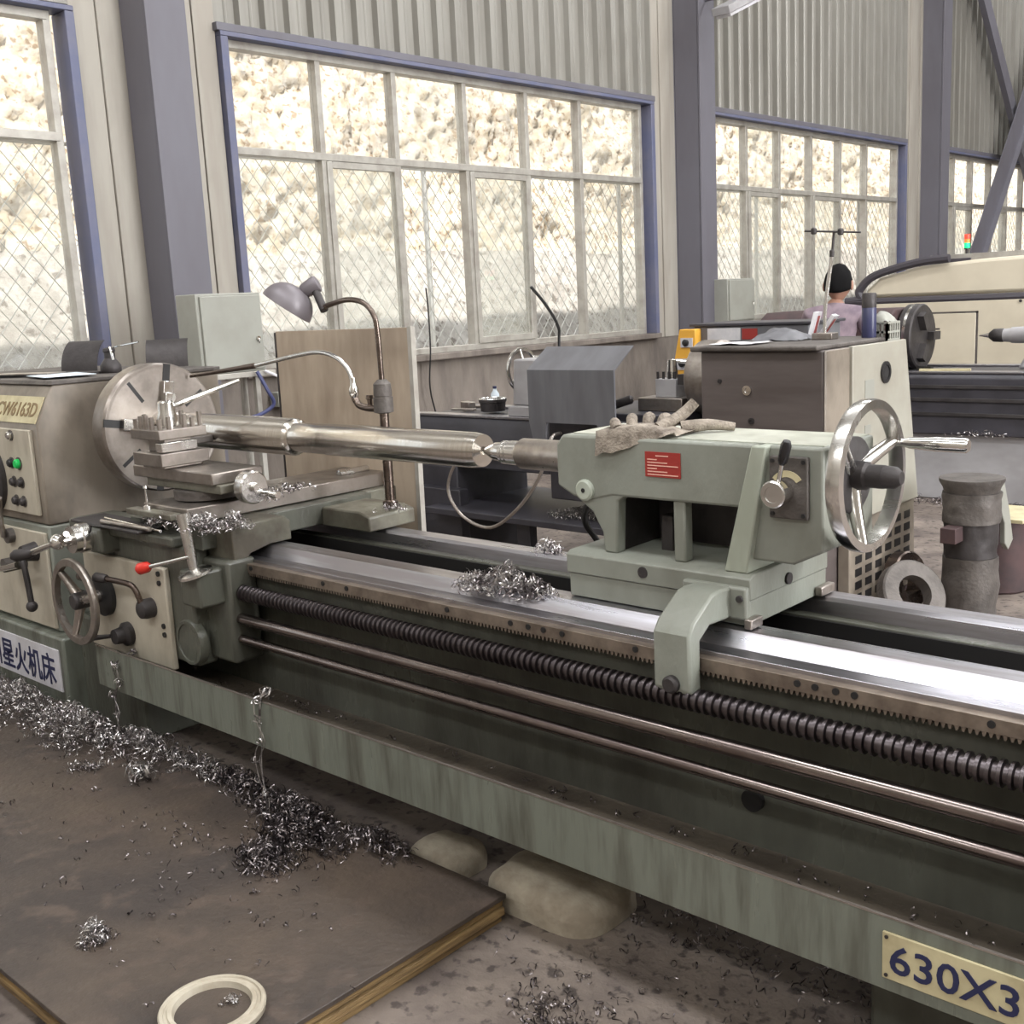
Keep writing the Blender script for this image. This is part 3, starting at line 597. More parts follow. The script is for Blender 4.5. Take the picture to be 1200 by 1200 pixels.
# handwheel
tw = wheel((-1.06, AY, AZ + .006), (1, 0, 0), .168, .020, TS, 'steel_bright', 3, math.radians(23.6), hub=.032, hubl=.07, th=.034, dish=.035)
MB().rev((-1.10, AY, AZ + .006), (1, 0, 0), [(-.005, .085), (.012, .085), (.015, .08), (.0151, .04)], 40).build('bearing_plate', 'iron_dark', TS)
MB().cyl((-1.11, AY, AZ + .006), (-1.02, AY, AZ + .006), .026).build('shaft', 'iron_dark', tw)
MB().rev((-1.04, AY, AZ + .006), (1, 0, 0), [(0, .026), (.045, .024), (.058, .014)], 20).build('hub_cap', 'iron_dark', tw)
HY, HZ = AY + .142, AZ + .062
MB().rev((-1.075, HY, HZ), (1, 0, 0), [(0, .010), (.03, .010), (.035, .009), (.05, .013), (.11, .0165), (.175, .0165), (.18, .013)], 18).build('handle', 'chrome', tw)
tag(MB().tube([(-1.73, 2.18, 1.03), (-1.80, 2.23, .99), (-1.86, 2.30, .93), (-1.87, 2.36, .87), (-1.865, 2.40, .79)], .0085, 8, 6).build('drain_hose', 'rubber', None, (-1.86, 2.38, .78)), 'short black rubber hose curving from the tailstock cap to the bed', 'hose')

# ================================================================== around the main lathe
PF = thing('wooden_platform', (-3.3, 1.36, 0), 'low wooden standing platform with dark oily top and layered board edge', 'platform')
B('top_sheet', 'platform_top', PF, -5.2, -1.785, .885, 1.838, .067, .080, bev=.002)
for i, (z0, z1, dx) in enumerate(((.0, .021, .012), (.0225, .043, 0), (.0445, .066, .006))):
    B('board', 'wood_edge', PF, -5.2, -1.79 - dx, .892 + dx, 1.835, z0, z1, bev=.002)
LD = thing('round_tin', (-1.95, 1.10, .08), 'round flat tin with worn cream rim lying on the wooden platform', 'tin')
MB().rev((-1.95, 1.10, .0802), (0, 0, 1), [(0, .106), (.004, .110), (.018, .112), (.022, .109), (.0225, .102), (.019, .100), (.019, .094), (.0225, .092), (.022, .083), (.008, .079)], 56, False).build('rim', 'tin_rim', LD)
MB().cyl((-1.95, 1.10, .0802), (-1.95, 1.10, .0890), .0805, n=48).build('floor_disc', 'platform_top', LD)
# concrete pads under the tray
def pad(x0, x1, y0, y1, z1, label):
    c = Vector(((x0 + x1) / 2, (y0 + y1) / 2, 0)); hx, hy = (x1 - x0) / 2, (y1 - y0) / 2
    def f(u, v):
        a = 2 * PI * u; ph = PI / 2 * v
        e = .55; cs = lambda t: math.copysign(abs(math.cos(t)) ** e, math.cos(t)); sn = lambda t: math.copysign(abs(math.sin(t)) ** e, math.sin(t))
        p = c + Vector((hx * cs(a) * cs(ph), hy * sn(a) * cs(ph), z1 * sn(ph)))
        return p + Vector((noise.noise(p * 14), noise.noise(p * 14 + Vector((9, 0, 0))), noise.noise(p * 11) * .4)) * .018 * (1 if v > .02 else .3)
    return tag(MB().grid(f, 40, 12).build('concrete_pad', 'concrete_pad', None, c), label, 'concrete block')
pad(-2.22, -2.02, 1.88, 2.04, .07, 'low concrete lump under the chip tray among the swarf')
pad(-1.93, -1.56, 1.87, 2.14, .10, 'pale rounded concrete block under the chip tray beside the platform corner')

def curl(m, c, R, turns, pitch, wdt, ax=None, n=9):
    """a curled metal chip: thin helical ribbon"""
    ax = ax or Vector((random.gauss(0, 1), random.gauss(0, 1), random.gauss(0, .7))); ax = ax.normalized(); u = ax.orthogonal().normalized(); w = ax.cross(u)
    a0 = random.uniform(0, 6.28); vs_ = []
    for i in range(n + 1):
        t = i / n; a = a0 + t * turns * 2 * PI; rr = R * (1 + .3 * math.sin(3 * t + a0))
        p = c + ax * (pitch * (t - .5)) + (u * math.cos(a) + w * math.sin(a)) * rr
        vs_ += [p, p + ax * wdt + (u * math.cos(a) + w * math.sin(a)) * wdt * .5]
    m.add(vs_, [(2 * i, 2 * i + 1, 2 * i + 3, 2 * i + 2) for i in range(n)])
def swarf(name, pts, label, n, R=(.006, .016), mt='swarf', cat='metal swarf', floorz=.08, wd=.0028, kind='stuff', loc=None):
    """pts: (x, y, rx, ry, height, weight) humps of curled chips"""
    m = MB(); tot = sum(p[5] for p in pts)
    for x, y, rx, ry, h_, w_ in pts:
        for _ in range(int(n * w_ / tot)):
            while True:
                a, b = random.gauss(0, .5), random.gauss(0, .5)
                if a * a + b * b < 1.6: break
            top = h_ * max(0.04, 1 - (a * a + b * b) ** .7)
            r = random.uniform(*R)
            c = Vector((x + a * rx, y + b * ry, floorz + r * .6 + random.uniform(.0, 1) ** .6 * top))
            curl(m, c, r, random.uniform(.4, 1.6), random.uniform(.004, .03), wd * random.uniform(.7, 1.3))
    return tag(m.build(name, mt, None, loc or (pts[0][0], pts[0][1], floorz), recalc=False, sharp=80), label, cat, None, kind)
swarf('swarf_heap', [(-4.25, 1.68, .38, .13, .13, 5), (-3.75, 1.70, .30, .12, .12, 5), (-3.40, 1.76, .25, .10, .08, 3), (-4.6, 1.68, .3, .13, .15, 3), (-3.1, 1.80, .25, .06, .04, 1.6)], 'drift of silver metal swarf along the headstock pedestal', 1900)
swarf('swarf_heap', [(-2.58, 1.77, .20, .07, .07, 4), (-2.44, 1.70, .17, .10, .06, 5), (-2.42, 1.56, .10, .07, .035, 2.2), (-2.22, 1.80, .14, .05, .05, 1.6), (-2.85, 1.80, .2, .05, .06, 2.5)], 'dark tangled swarf heap on the platform under the chip tray', 1500, mt='swarf_dark')
swarf('swarf_tuft', [(-2.42, 1.08, .035, .035, .055, 1)], 'small round tuft of swarf alone on the platform', 160, R=(.004, .010), wd=.0022)
swarf('swarf_tuft', [(-3.20, 1.64, .05, .04, .03, 1)], 'loose springy curl of swarf on the platform below the apron', 20, R=(.012, .03), wd=.004)
swarf('swarf_tuft', [(-3.46, 1.57, .05, .03, .015, 1), (-3.40, 1.59, .03, .03, .02, 1)], 'flat clump of swarf on the platform near the pedestal drift', 45, R=(.006, .012))
swarf('swarf_tuft', [(-1.94, 1.14, .02, .02, .015, 1)], 'pinch of swarf lying inside the round tin', 22, R=(.003, .007), floorz=.089, wd=.002)
swarf('swarf_heap', [(-1.98, 2.10, .10, .045, .075, 3), (-2.06, 2.07, .06, .05, .045, 2), (-1.89, 2.11, .07, .03, .04, 2)], 'bright nest of curled swarf sitting on the front way beside the tailstock', 420, R=(.006, .014), floorz=.772)
swarf('swarf_tuft', [(-2.16, 2.485, .05, .02, .025, 1)], 'little tangle of swarf on the rear way by the hose', 40, floorz=.78)
swarf('swarf_heap', [(-3.10, 1.90, .09, .06, .05, 3), (-3.30, 1.88, .1, .05, .03, 2), (-3.02, 1.96, .05, .05, .05, 2)], 'bright swarf caught on the saddle beside the splash post', 380, R=(.004, .011), floorz=.865)
swarf('swarf_tuft', [(-3.12, 2.24, .06, .12, .03, 1), (-3.05, 2.12, .03, .05, .02, .6)], 'scattered swarf on the cross slide behind the compound handwheel', 90, R=(.004, .011), floorz=.93)
swarf('swarf_tuft', [(-2.86, 2.48, .05, .05, .015, 1)], 'few chips of swarf on the rear saddle by the lamp post', 30, R=(.004, .009), floorz=.85)
swarf('swarf_scatter', [(-3.0, 1.4, 1.0, .45, .002, 3), (-2.3, 1.3, .5, .4, .002, 2), (-2.6, 1.55, .4, .25, .002, 3)], 'loose bits of swarf strewn over the platform top', 210, R=(.003, .008), mt='swarf_dark')
swarf('swarf_scatter', [(-1.35, 1.72, .35, .2, .003, 3), (-1.47, 1.62, .1, .07, .012, 3), (-1.1, 2.05, .5, .12, .03, 5), (-1.5, 2.1, .25, .08, .02, 2), (-.9, 1.8, .4, .3, .003, 2)], 'loose swarf strewn over the concrete below the chip tray', 420, R=(.003, .010), mt='swarf_dark', floorz=.001)
swarf('swarf_scatter', [(-2.9, 2.0, .5, .04, .004, 2), (-1.6, 2.0, 1.2, .04, .004, 2)], 'sparse swarf lying along the bottom of the chip tray', 90, R=(.003, .008), mt='swarf_dark', floorz=.298)
# strands hanging over the tray edge
for k, (x, pts) in enumerate(((-2.68, [(0, 1.80, .44), (-.01, 1.775, .415), (.0, 1.765, .36), (.01, 1.76, .30), (-.01, 1.755, .24), (.02, 1.74, .19), (.05, 1.73, .15), (.06, 1.72, .10)]), (-3.52, [(0, 1.84, .40), (.0, 1.77, .37), (.02, 1.765, .31), (-.02, 1.76, .26), (.01, 1.75, .20), (0, 1.74, .14)]))):
    m = MB()
    for _ in range(3):
        m.tube([(x + a + random.uniform(-.02, .02), b + random.uniform(-.006, .0), c + random.uniform(-.01, .01)) for a, b, c in pts], .0016, 4, 3)
    for _ in range(26):
        a, b, c = random.choice(pts); curl(m, Vector((x + a, b - .01, c)), random.uniform(.006, .016), random.uniform(.5, 1.3), .02, .003)
    tag(m.build('swarf_strand', 'swarf', None, (x, 1.76, .1), recalc=False), ['stringy swarf hanging over the chip tray lip to the dark heap', 'stringy swarf dangling on the tray face below the apron'][k], 'metal swarf', None, 'stuff')

# plywood splash board behind the lathe
bd = thing('splash_board', (-3.43, 2.76, 0), 'tall stained plywood splash board standing behind the lathe', 'board')
Mb = Matrix.Translation((-3.43, 2.755, 0)) @ Matrix.Rotation(math.radians(-.6), 4, 'X')
MB().box(-.40, .40, 0, .014, 0, 1.455, Mb).build('sheet', 'plywood', bd, bev=.001)
MB().box(.395, .415, -.002, .02, 0, 1.458, Mb).build('edge_strip', 'alu_frame', bd)
MB().box(-.41, -.40, -.002, .02, 0, 1.45, Mb).build('edge_strip', 'iron_dark', bd)

# glove on the tailstock
gl = MB()
def palm(u, v):
    x = -1.70 + .215 * u; y = 2.145 + .115 * v + .02 * u
    z = 1.199 + .020 * math.sin(PI * min(1, max(0, v))) * math.sin(PI * min(1, max(.12, u))) + .008 * noise.noise(Vector((x * 30, y * 30, 0))) + .004
    if v < .22: z -= (.22 - v) * .26 * max(0, 1 - u * 1.1) ** .8; y = 2.155 - .008 * (1 - v / .22) + .045 * max(0, u - .3)
    return (x, y, z)
gl.grid(palm, 26, 14)
for i, (yy, ln, dz) in enumerate(((2.165, .05, .0), (2.20, .06, .008), (2.235, .06, .008), (2.265, .05, .004))):
    gl.tube([(-1.655 + i * .02, yy + .02, 1.208), (-1.675 + i * .026, yy + .035, 1.222 + dz), (-1.685 + i * .03, yy + .05, 1.218 + dz)], [.015, .012], 10, 3)
gl.tube([(-1.56, 2.22, 1.21), (-1.53, 2.27, 1.235), (-1.505, 2.30, 1.268)], [.016, .013], 10, 3)
gl.tube([(-1.52, 2.26, 1.208), (-1.47, 2.30, 1.214), (-1.42, 2.34, 1.206)], [.018, .010], 8, 3)
tag(gl.build('work_glove', 'glove_cloth', None, (-1.58, 2.2, 1.196), sharp=80), 'dirty grey knitted work glove draped on the tailstock top', 'glove')

# things on the headstock
oc = thing('oil_can', (-4.44, 2.36, 1.316), 'small dark oil can with a bent spout on the headstock', 'oil can')
MB().rev((-4.44, 2.36, 1.3165), (0, 0, 1), [(0, .04), (.004, .043), (.03, .043), (.055, .026), (.06, .022), (.085, .022), (.09, .026), (.10, .024), (.105, .010)], 24).build('can', 'iron_dark', oc)
MB().tube([(-4.44, 2.36, 1.415), (-4.41, 2.38, 1.425), (-4.30, 2.42, 1.44)], .004, 8, 3).build('spout', 'chrome', oc)
MB().tube([(-4.44, 2.36, 1.415), (-4.41, 2.35, 1.42), (-4.385, 2.345, 1.37)], .005, 8, 3).build('trigger', 'steel_bright', oc)
for k, (x, y, a, r, lb) in enumerate(((-4.80, 2.40, .5, .14, 'dark curved metal guard sheet lying on the headstock by the oil can'), (-4.50, 2.66, .9, .13, 'dark curved metal scrap plate propped behind the chuck'))):
    m = MB(); Mr = Matrix.Translation((x, y, 1.317)) @ Matrix.Rotation(a, 4, 'Z')
    pr0 = [(r * (1 - math.cos(t)) * .9, r * math.sin(t)) for t in [i * 1.2 / 10 for i in range(11)]]
    pl = pr0 + [(u + .004, w) for u, w in reversed(pr0)]
    vs_ = [Mr @ Vector((s, u, w)) for s in (-.09, .09) for u, w in pl]; n_ = len(pl)
    m.add(vs_, [(i, (i + 1) % n_, n_ + (i + 1) % n_, n_ + i) for i in range(n_)] + [(i, i + 1, n_ - 2 - i, n_ - 1 - i) for i in range(10)] + [(n_ + i, 2 * n_ - 1 - i, 2 * n_ - 2 - i, n_ + i + 1) for i in range(10)])
    tag(m.build('guard_plate', 'iron_dark', None, (x, y, 1.317)), lb, 'metal plate')
for k, (x0, x1, y0, y1, a, mt, lb) in enumerate(((-.30, .30, -.12, .12, .10, 'iron_dark', 'dark flat sheet lying under papers on the headstock'), (-.14, .14, -.10, .10, -.2, 'paper_blue', 'pale sheet of paper lying on the headstock'), (-.17, .17, -.05, .05, .3, 'steel_worn', 'thin metal strip lying on the headstock papers'))):
    Mr = Matrix.Translation(((-4.75, 2.2, 1.3163), (-4.42, 2.13, 1.3245), (-4.7, 2.12, 1.3275))[k]) @ Matrix.Rotation(a, 4, 'Z')
    tag(MB().box(x0, x1, y0, y1, 0, (.008, .002, .004)[k], Mr).build(('steel_sheet', 'paper_sheet', 'metal_strip')[k], mt, None, Mr.translation), lb, ('metal sheet', 'paper', 'metal strip')[k])
for k, (p, q, r) in enumerate((((-3.66, 1.86, .855), (-3.26, 1.84, .852), .0045), ((-3.60, 1.815, .857), (-3.30, 1.825, .857), .008))):
    tag(MB().cyl(p, q, r, n=10).build(('thin_rod', 'steel_bar')[k], ('chrome', 'steel_worn')[k], None, p), ('thin bright rod lying on the carriage slide cover', 'dull steel rod lying beside the thin rod on the carriage')[k], ('rod', 'bar')[k])
tag(MB().rev((-3.28, 2.60, .926), (0, 1, 0), [(0, .01), (.002, .016), (.14, .016), (.142, .01)], 14).build('round_bar_offcut', 'steel_bright', None, (-3.28, 2.67, .926)), 'short round steel offcut lying on the cross slide', 'bar')

# ------------------------------------------------------------------ electrical cabinets
def cabinet(loc, w, d, h, z, label, legs):
    c = thing('electrical_cabinet', (loc[0], loc[1], 0 if legs else z), label, 'cabinet')
    x, y = loc
    B('box', 'cabinet_white', c, x - d, x, y, y + w, z, z + h, bev=.006)
    dr = B('door', 'cabinet_white', c, x, x + .016, y + .02, y + w - .012, z + .015, z + h - .015, bev=.004)
    MB().cyl((x + .016, y + w - .05, z + h * .42), (x + .028, y + w - .05, z + h * .42), .012, n=14).build('lock', 'chrome', dr)
    B('key', 'chrome', dr, x + .026, x + .034, y + w - .053, y + w - .047, z + h * .42 - .03, z + h * .42)
    if legs:
        for yy in (y + .05, y + w - .05):
            MB().box(x - d + .02, x - d + .05, yy - .015, yy + .015, 0, z).build('leg', 'alu_frame', c)
            MB().box(x - .05, x - .02, yy - .015, yy + .015, 0, z).build('leg', 'alu_frame', c)
        B('shelf', 'alu_frame', c, x - d, x + .02, y - .02, y + w + .05, z - .03, z, bev=.003)
cabinet((-5.40, 3.40), .42, .20, .44, 1.21, 'pale grey electrical cabinet with lock standing behind the lathe chuck', True)
cabinet((-5.95, 9.70), .50, .25, .42, 1.22, 'pale electrical cabinet fixed to the column beside the second lathe', True)
tag(MB().tube([(-5.35, 3.72, 1.21), (-5.32, 3.76, 1.10), (-5.33, 3.80, 1.02), (-5.36, 3.74, .97), (-5.38, 3.66, .95)], .011, 8, 8).build('blue_cable', 'blue_cable', None, (-5.35, 3.74, 1.0)), 'blue cable looping down from the electrical cabinet', 'cable')
tag(MB().tube([(-5.36, 3.78, 1.21), (-5.30, 3.90, 1.12), (-5.33, 3.92, .95), (-5.38, 3.90, .7), (-5.38, 3.9, .0)], .008, 8, 6).build('white_cable', 'plate_white', None, (-5.36, 3.9, 0)), 'thin white cable looping beside the cabinet leg', 'cable')
bxs = thing('switch_box', (-5.9, 4.55, .9), 'small pale switch box fixed low on the plastered wall', 'switch')
B('box', 'cabinet_white', bxs, -6.38, -6.28, 4.52, 4.72, .90, 1.0, bev=.006); B('toggle', 'black', bxs, -6.28, -6.265, 4.58, 4.66, .93, .97)
tag(MB().tube([(-6.30, 5.97, 1.66), (-6.30, 5.98, 1.50), (-6.28, 5.96, 1.2), (-6.30, 5.95, .9), (-6.30, 6.02, .6), (-6.3, 6.1, .1)], .006, 6, 5).build('hanging_wire', 'black', None, (-6.3, 6.0, .1)), 'thin wire hanging from the open window pane down the wall', 'wire')
tag(MB().tube([(-6.32, 7.20, 1.64), (-6.28, 7.32, 1.5), (-6.25, 7.45, 1.3), (-6.27, 7.48, 1.1), (-6.3, 7.5, .1)], .013, 6, 5).build('hanging_wire', 'black', None, (-6.3, 7.45, .1)), 'thick black cable curving down from the window sash', 'wire')

# ================================================================== second lathe (its headstock turned to the other end)
L2 = thing('second_lathe', (-3.4, 4.7, 0), 'dark lathe behind the tailstock with cream end cover and brown headstock', 'lathe')
MB().prism([(4.42, .62), (4.42, .86), (4.45, .90), (4.98, .90), (5.0, .86), (5.0, .62)], 'x', -4.85, -2.8).build('bed', 'lathe_black', L2, bev=.006)
B('front_way', 'steel_way', L2, -4.86, -2.82, 4.44, 4.52, .90, .915); B('rear_way', 'steel_way', L2, -4.86, -2.82, 4.88, 4.97, .90, .915)
B('headstock', 'lathe2_cover', L2, -2.82, -2.215, 4.36, 5.12, .62, 1.262, bev=.008)
B('headstock_lid', 'iron_cast', L2, -2.86, -2.23, 4.33, 5.12, 1.262, 1.285, bev=.008)
B('base', 'lathe2_cover', L2, -2.86, -2.27, 4.42, 5.2, 0, .62, bev=.01)
MB().prism([(4.36, .50), (4.36, 1.262), (4.60, 1.262), (4.60, .50)], 'x', -2.2145, -2.205).build('end_housing', 'headstock_brown', L2, bev=.006)
ec = MB().prism([(4.58, .49), (4.58, 1.266), (5.13, 1.266), (5.30, .49)], 'x', -2.2145, -2.19).build('end_cover', 'cream_cover', L2, bev=.004)
MB().ring((-2.188, 4.905, 1.13), (1, 0, 0), .034, .05, .012, 32).build('sight_ring', 'black', ec); MB().cyl((-2.195, 4.905, 1.13), (-2.186, 4.905, 1.13), .036, n=24).build('sight_glass', 'void_dark', ec)
B('label_plate', 'cabinet_white', ec, -2.191, -2.188, 4.70, 4.79, .97, 1.11, bev=0); B('label_plate', 'cabinet_white', ec, -2.191, -2.188, 4.70, 4.76, .87, .91, bev=0)
vp = MB().prism([(4.60, .06), (4.60, .485), (5.30, .485), (5.32, .06)], 'x', -2.265, -2.21).build('vent_panel', 'headstock_brown', L2, bev=.004)
for i in range(6):
    for j in range(6):
        ya, za = 4.66 + j * .105, .10 + i * .060
        B('vent_slot', 'black', vp, -2.2115, -2.208, ya, ya + .065, za, za + .036, bev=0)
B('plinth', 'rust_red', L2, -2.265, -2.22, 4.40, 5.3, 0, .06, bev=0)
for (bx, bz, r) in ((-2.58, 1.09, .022), (-2.56, .955, .014), (-2.72, 1.13, .01)):
    MB().rev((bx, 4.36, bz), (0, -1, 0), [(0, r), (.008, r), (.0085, r * .45), (.004, r * .4)], 18).build('plug', 'steel_bright' if r > .015 else 'iron_dark', L2)
MB().rev((-2.87, 4.66, 1.12), (-1, 0, 0), [(-.05, .09), (.0, .16), (.015, .18), (.12, .18), (.13, .172), (.131, .05)], 40).build('chuck', 'steel_worn', L2)
for k in range(3):
    a = math.radians(90 + 120 * k)
    MB().box(-.055, 0, -.025, .025, .05, .14, Matrix.Translation((-3.0, 4.66, 1.12)) @ Matrix.Rotation(a, 4, 'X')).build('chuck_jaw', 'iron_dark', L2)
# tailstock of the second lathe
B('tailstock_base', 'grey_base', L2, -4.12, -3.88, 4.46, 4.92, .915, .97, bev=.005)
MB().prism([(-4.12, .97), (-4.10, 1.22), (-3.90, 1.22), (-3.88, .97)], 'y', 4.50, 4.86).build('tailstock_body', 'grey_base', L2, bev=.01)
w2 = wheel((-4.20, 4.68, 1.15), (-1, 0, 0), .125, .016, L2, 'steel_bright', 3, .4, hub=.028, th=.02, dish=.02)
MB().cyl((-4.2, 4.68, 1.15), (-4.1, 4.68, 1.15), .02).build('shaft', 'steel_worn', w2)
MB().cyl((-4.2, 4.78, 1.21), (-4.13, 4.80, 1.215), .012).build('handle', 'steel_bright', w2)
MB().cyl((-3.9, 4.68, 1.15), (-3.72, 4.68, 1.15), .04).build('quill', 'steel_bright', L2)
# carriage, tool post and splash guard
B('carriage', 'lathe_black', L2, -3.75, -3.0, 4.36, 4.95, .915, .965, bev=.006)
B('apron', 'lathe_black', L2, -3.7, -3.1, 4.30, 4.42, .52, .93, bev=.008)
MB().prism([(4.18, .93), (4.18, 1.19), (4.34, 1.295), (4.345, 1.293), (4.19, 1.186), (4.19, .93)], 'x', -3.72, -3.18).build('splash_guard', 'guard_grey', L2)
for xa in (-3.72, -3.29): MB().prism([(xa, .93), (xa + .11, .93), (xa + .10, .78), (xa + .035, .78)], 'y', 4.18, 4.192).build('guard_leg', 'guard_grey', L2)
B('compound_slide', 'steel_worn', L2, -3.28, -3.02, 4.5, 4.66, .965, 1.03, bev=.004)
t2 = B('tool_post', 'grey_base', L2, -3.20, -3.08, 4.54, 4.66, 1.03, 1.12, bev=.003)
MB().rev((-3.14, 4.60, 1.12), (0, 0, 1), [(0, .03), (.05, .026), (.09, .022)], 18).build('clamp_nut', 'steel_bright', t2)
MB().cyl((-3.14, 4.60, 1.205), (-3.04, 4.66, 1.19), .009).build('clamp_lever', 'chrome', t2)
for i in range(4): MB().cyl((-3.19 + .033 * i, 4.55, 1.12), (-3.19 + .033 * i, 4.55, 1.155), .007, n=8).build('clamp_screw', 'iron_dark', t2)
# chip pan and feet
B('chip_pan', 'lathe_black', L2, -4.6, -2.9, 4.24, 5.05, .375, .41, bev=.004)
B('end_pedestal', 'lathe_black', L2, -5.0, -4.5, 4.42, 5.02, 0, .62, bev=.008)
B('pedestal_step', 'lathe_black', L2, -5.0, -4.42, 4.35, 4.42, 0, .50, bev=.006)
B('pan_leg', 'lathe_black', L2, -3.95, -3.86, 4.30, 4.36, 0, .375); B('pan_leg', 'lathe_black', L2, -3.05, -2.96, 4.30, 4.36, 0, .375)
MB().cyl((-4.5, 4.41, .70), (-2.86, 4.41, .70), .018, n=12).build('lead_screw', 'steel_oiled', L2)
swarf('swarf_heap', [(-3.55, 4.45, .25, .12, .05, 1)], 'pale fine swarf lying in the chip pan of the second lathe', 420, R=(.004, .012), floorz=.41)
tag(MB().tube([(-4.05, 4.15, .80), (-4.20, 4.12, .70), (-4.25, 4.1, .55), (-4.15, 4.1, .42), (-3.95, 4.1, .38), (-3.75, 4.1, .50), (-3.62, 4.12, .66), (-3.58, 4.15, .80), (-3.60, 4.22, .86), (-3.62, 4.33, .86)], .009, 8, 6).build('loop_hose', 'steel_worn', None, (-3.9, 4.1, .38)), 'thin grey hose hanging in a wide loop before the second lathe', 'hose')
cb = thing('cream_bin', (-3.75, 5.75, 0), 'low pale cream bin under the chip pan of the second lathe', 'bin')
MB().prism([(-4.1, 0), (-4.15, .34), (-3.2, .34), (-3.25, 0)], 'y', 5.56, 5.9).build('bin_body', 'cream_cover', cb, bev=.01); B('rim', 'cream_cover', cb, -4.17, -3.18, 5.54, 5.92, .34, .36)
# loose things on the second lathe
gb = thing('grease_tub', (-4.38, 4.70, .915), 'dark round tub standing on the second lathe bed', 'tub')
MB().rev((-4.42, 4.66, .9155), (0, 0, 1), [(0, .07), (.05, .075), (.052, .08), (.065, .08), (.066, .03)], 24).build('tub', 'iron_dark', gb)
MB().torus((-4.42, 4.66, .985), (0, 0, 1), .075, .006, 24, 6).build('rim', 'steel_bright', gb)
wb_ = thing('water_bottle', (-4.42, 4.80, .915), 'clear plastic water bottle with blue cap on the second lathe bed', 'bottle')
MB().rev((-4.55, 4.82, .9155), (0, 0, 1), [(0, .022), (.006, .025), (.08, .025), (.10, .012), (.112, .011)], 18).build('body', 'paper_blue', wb_); MB().cyl((-4.55, 4.82, 1.027), (-4.55, 4.82, 1.042), .012).build('cap', 'navy', wb_)
for k, (x, y, w_, d_, a, lb) in enumerate(((-4.62, 4.62, .16, .03, .2, 'steel spanner lying on the second lathe bed by the tub'), (-4.68, 4.72, .10, .05, -.3, 'short steel block lying on the second lathe bed end'), (-4.60, 4.76, .2, .02, .05, 'long thin steel tool lying on the second lathe bed'))):
    Mr = Matrix.Translation((x, y, .916)) @ Matrix.Rotation(a, 4, 'Z')
    tag(MB().box(-w_ / 2, w_ / 2, -d_ / 2, d_ / 2, 0, (.012, .04, .015)[k], Mr).build(('spanner', 'steel_block', 'boring_bar')[k], 'steel_worn', None, Mr.translation, .003), lb, ('spanner', 'block', 'bar')[k])
tag(B('wood_block', 'wood_edge', None, -3.60, -3.46, 4.40, 4.48, .9655, 1.005), 'small wooden block lying on the second lathe carriage', 'block')
tag(MB().rev((-3.40, 4.42, .99), (.9, .4, .3), [(0, .012), (.02, .022), (.12, .022), (.13, .012)], 14).build('file_handle', 'iron_dark', None, (-3.40, 4.42, .97)), 'dark tool grip lying on the second lathe carriage', 'tool')
yb = thing('yellow_panel', (-3.35, 5.12, .90), 'narrow yellow and white control panel behind the second lathe chuck', 'control panel')
MB().prism([(-3.47, .92), (-3.47, 1.15), (-3.43, 1.335), (-3.33, 1.335), (-3.33, 1.27), (-3.37, 1.1), (-3.36, .92)], 'y', 5.10, 5.16).build('plate', 'yellow', yb, bev=.004)
B('white_field', 'plate_white', yb, -3.455, -3.375, 5.094, 5.10, 1.12, 1.18, bev=0); B('white_field', 'plate_white', yb, -3.42, -3.345, 5.094, 5.10, 1.24, 1.29, bev=0)
for (bx, bz, r, mt) in ((-3.41, 1.155, .02, 'black'), (-3.385, 1.265, .018, 'black'), (-3.415, 1.03, .025, 'plate_white')):
    MB().rev((bx, 5.094, bz), (0, -1, 0), [(0, r), (.012, r), (.016, r * .7)], 16).build('dial', mt, yb)
gy = thing('control_box', (-2.95, 5.22, 1.26), 'long grey control box with taped papers behind the second lathe headstock', 'control box')
B('box', 'guard_grey', gy, -3.38, -2.70, 5.16, 5.5, .9, 1.345, bev=.006); B('lid', 'lathe_black', gy, -3.40, -2.68, 5.15, 5.52, 1.345, 1.36, bev=.003)
B('paper', 'paper', gy, -3.29, -3.09, 5.157, 5.159, 1.27, 1.335, bev=0); B('red_card', 'plate_red', gy, -3.08, -2.99, 5.157, 5.159, 1.275, 1.33, bev=0)
B('stand_leg', 'guard_grey', gy, -3.3, -3.2, 5.2, 5.46, 0, .9); B('stand_leg', 'guard_grey', gy, -2.88, -2.78, 5.22, 5.46, 0, .9)
th = thing('thermos_flask', (-2.33, 4.93, 1.26), 'tall navy thermos flask standing on the second lathe end cover', 'flask')
MB().rev((-2.29, 4.95, 1.2625), (0, 0, 1), [(0, .030), (.005, .033), (.155, .033), (.158, .031)], 24).build('body', 'navy', th); MB().rev((-2.29, 4.95, 1.4205), (0, 0, 1), [(0, .033), (.06, .032), (.066, .028)], 24).build('cap', 'iron_dark', th)
bk = thing('plastic_basket', (-2.28, 5.06, 1.262), 'small white slotted plastic basket beside the navy flask', 'basket')
for i in range(6):
    for (xa, ya, xb, yb2) in ((-2.225, 5.0, -2.225, 5.12), (-2.33, 5.0, -2.225, 5.0)):
        t = i / 5; px, py = xa + (xb - xa) * t, ya + (yb2 - ya) * t
        MB().box(px - .006, px + .006, py - .006, py + .006, 1.263, 1.345).build('slat', 'cabinet_white', bk)
for zz in (1.264, 1.30, 1.342):
    MB().box(-2.232, -2.218, 4.994, 5.126, zz, zz + .01).build('hoop', 'cabinet_white', bk); MB().box(-2.336, -2.232, 4.994, 5.006, zz, zz + .01).build('hoop', 'cabinet_white', bk)
B('back', 'cabinet_white', bk, -2.336, -2.33, 4.994, 5.126, 1.263, 1.35, bev=0)
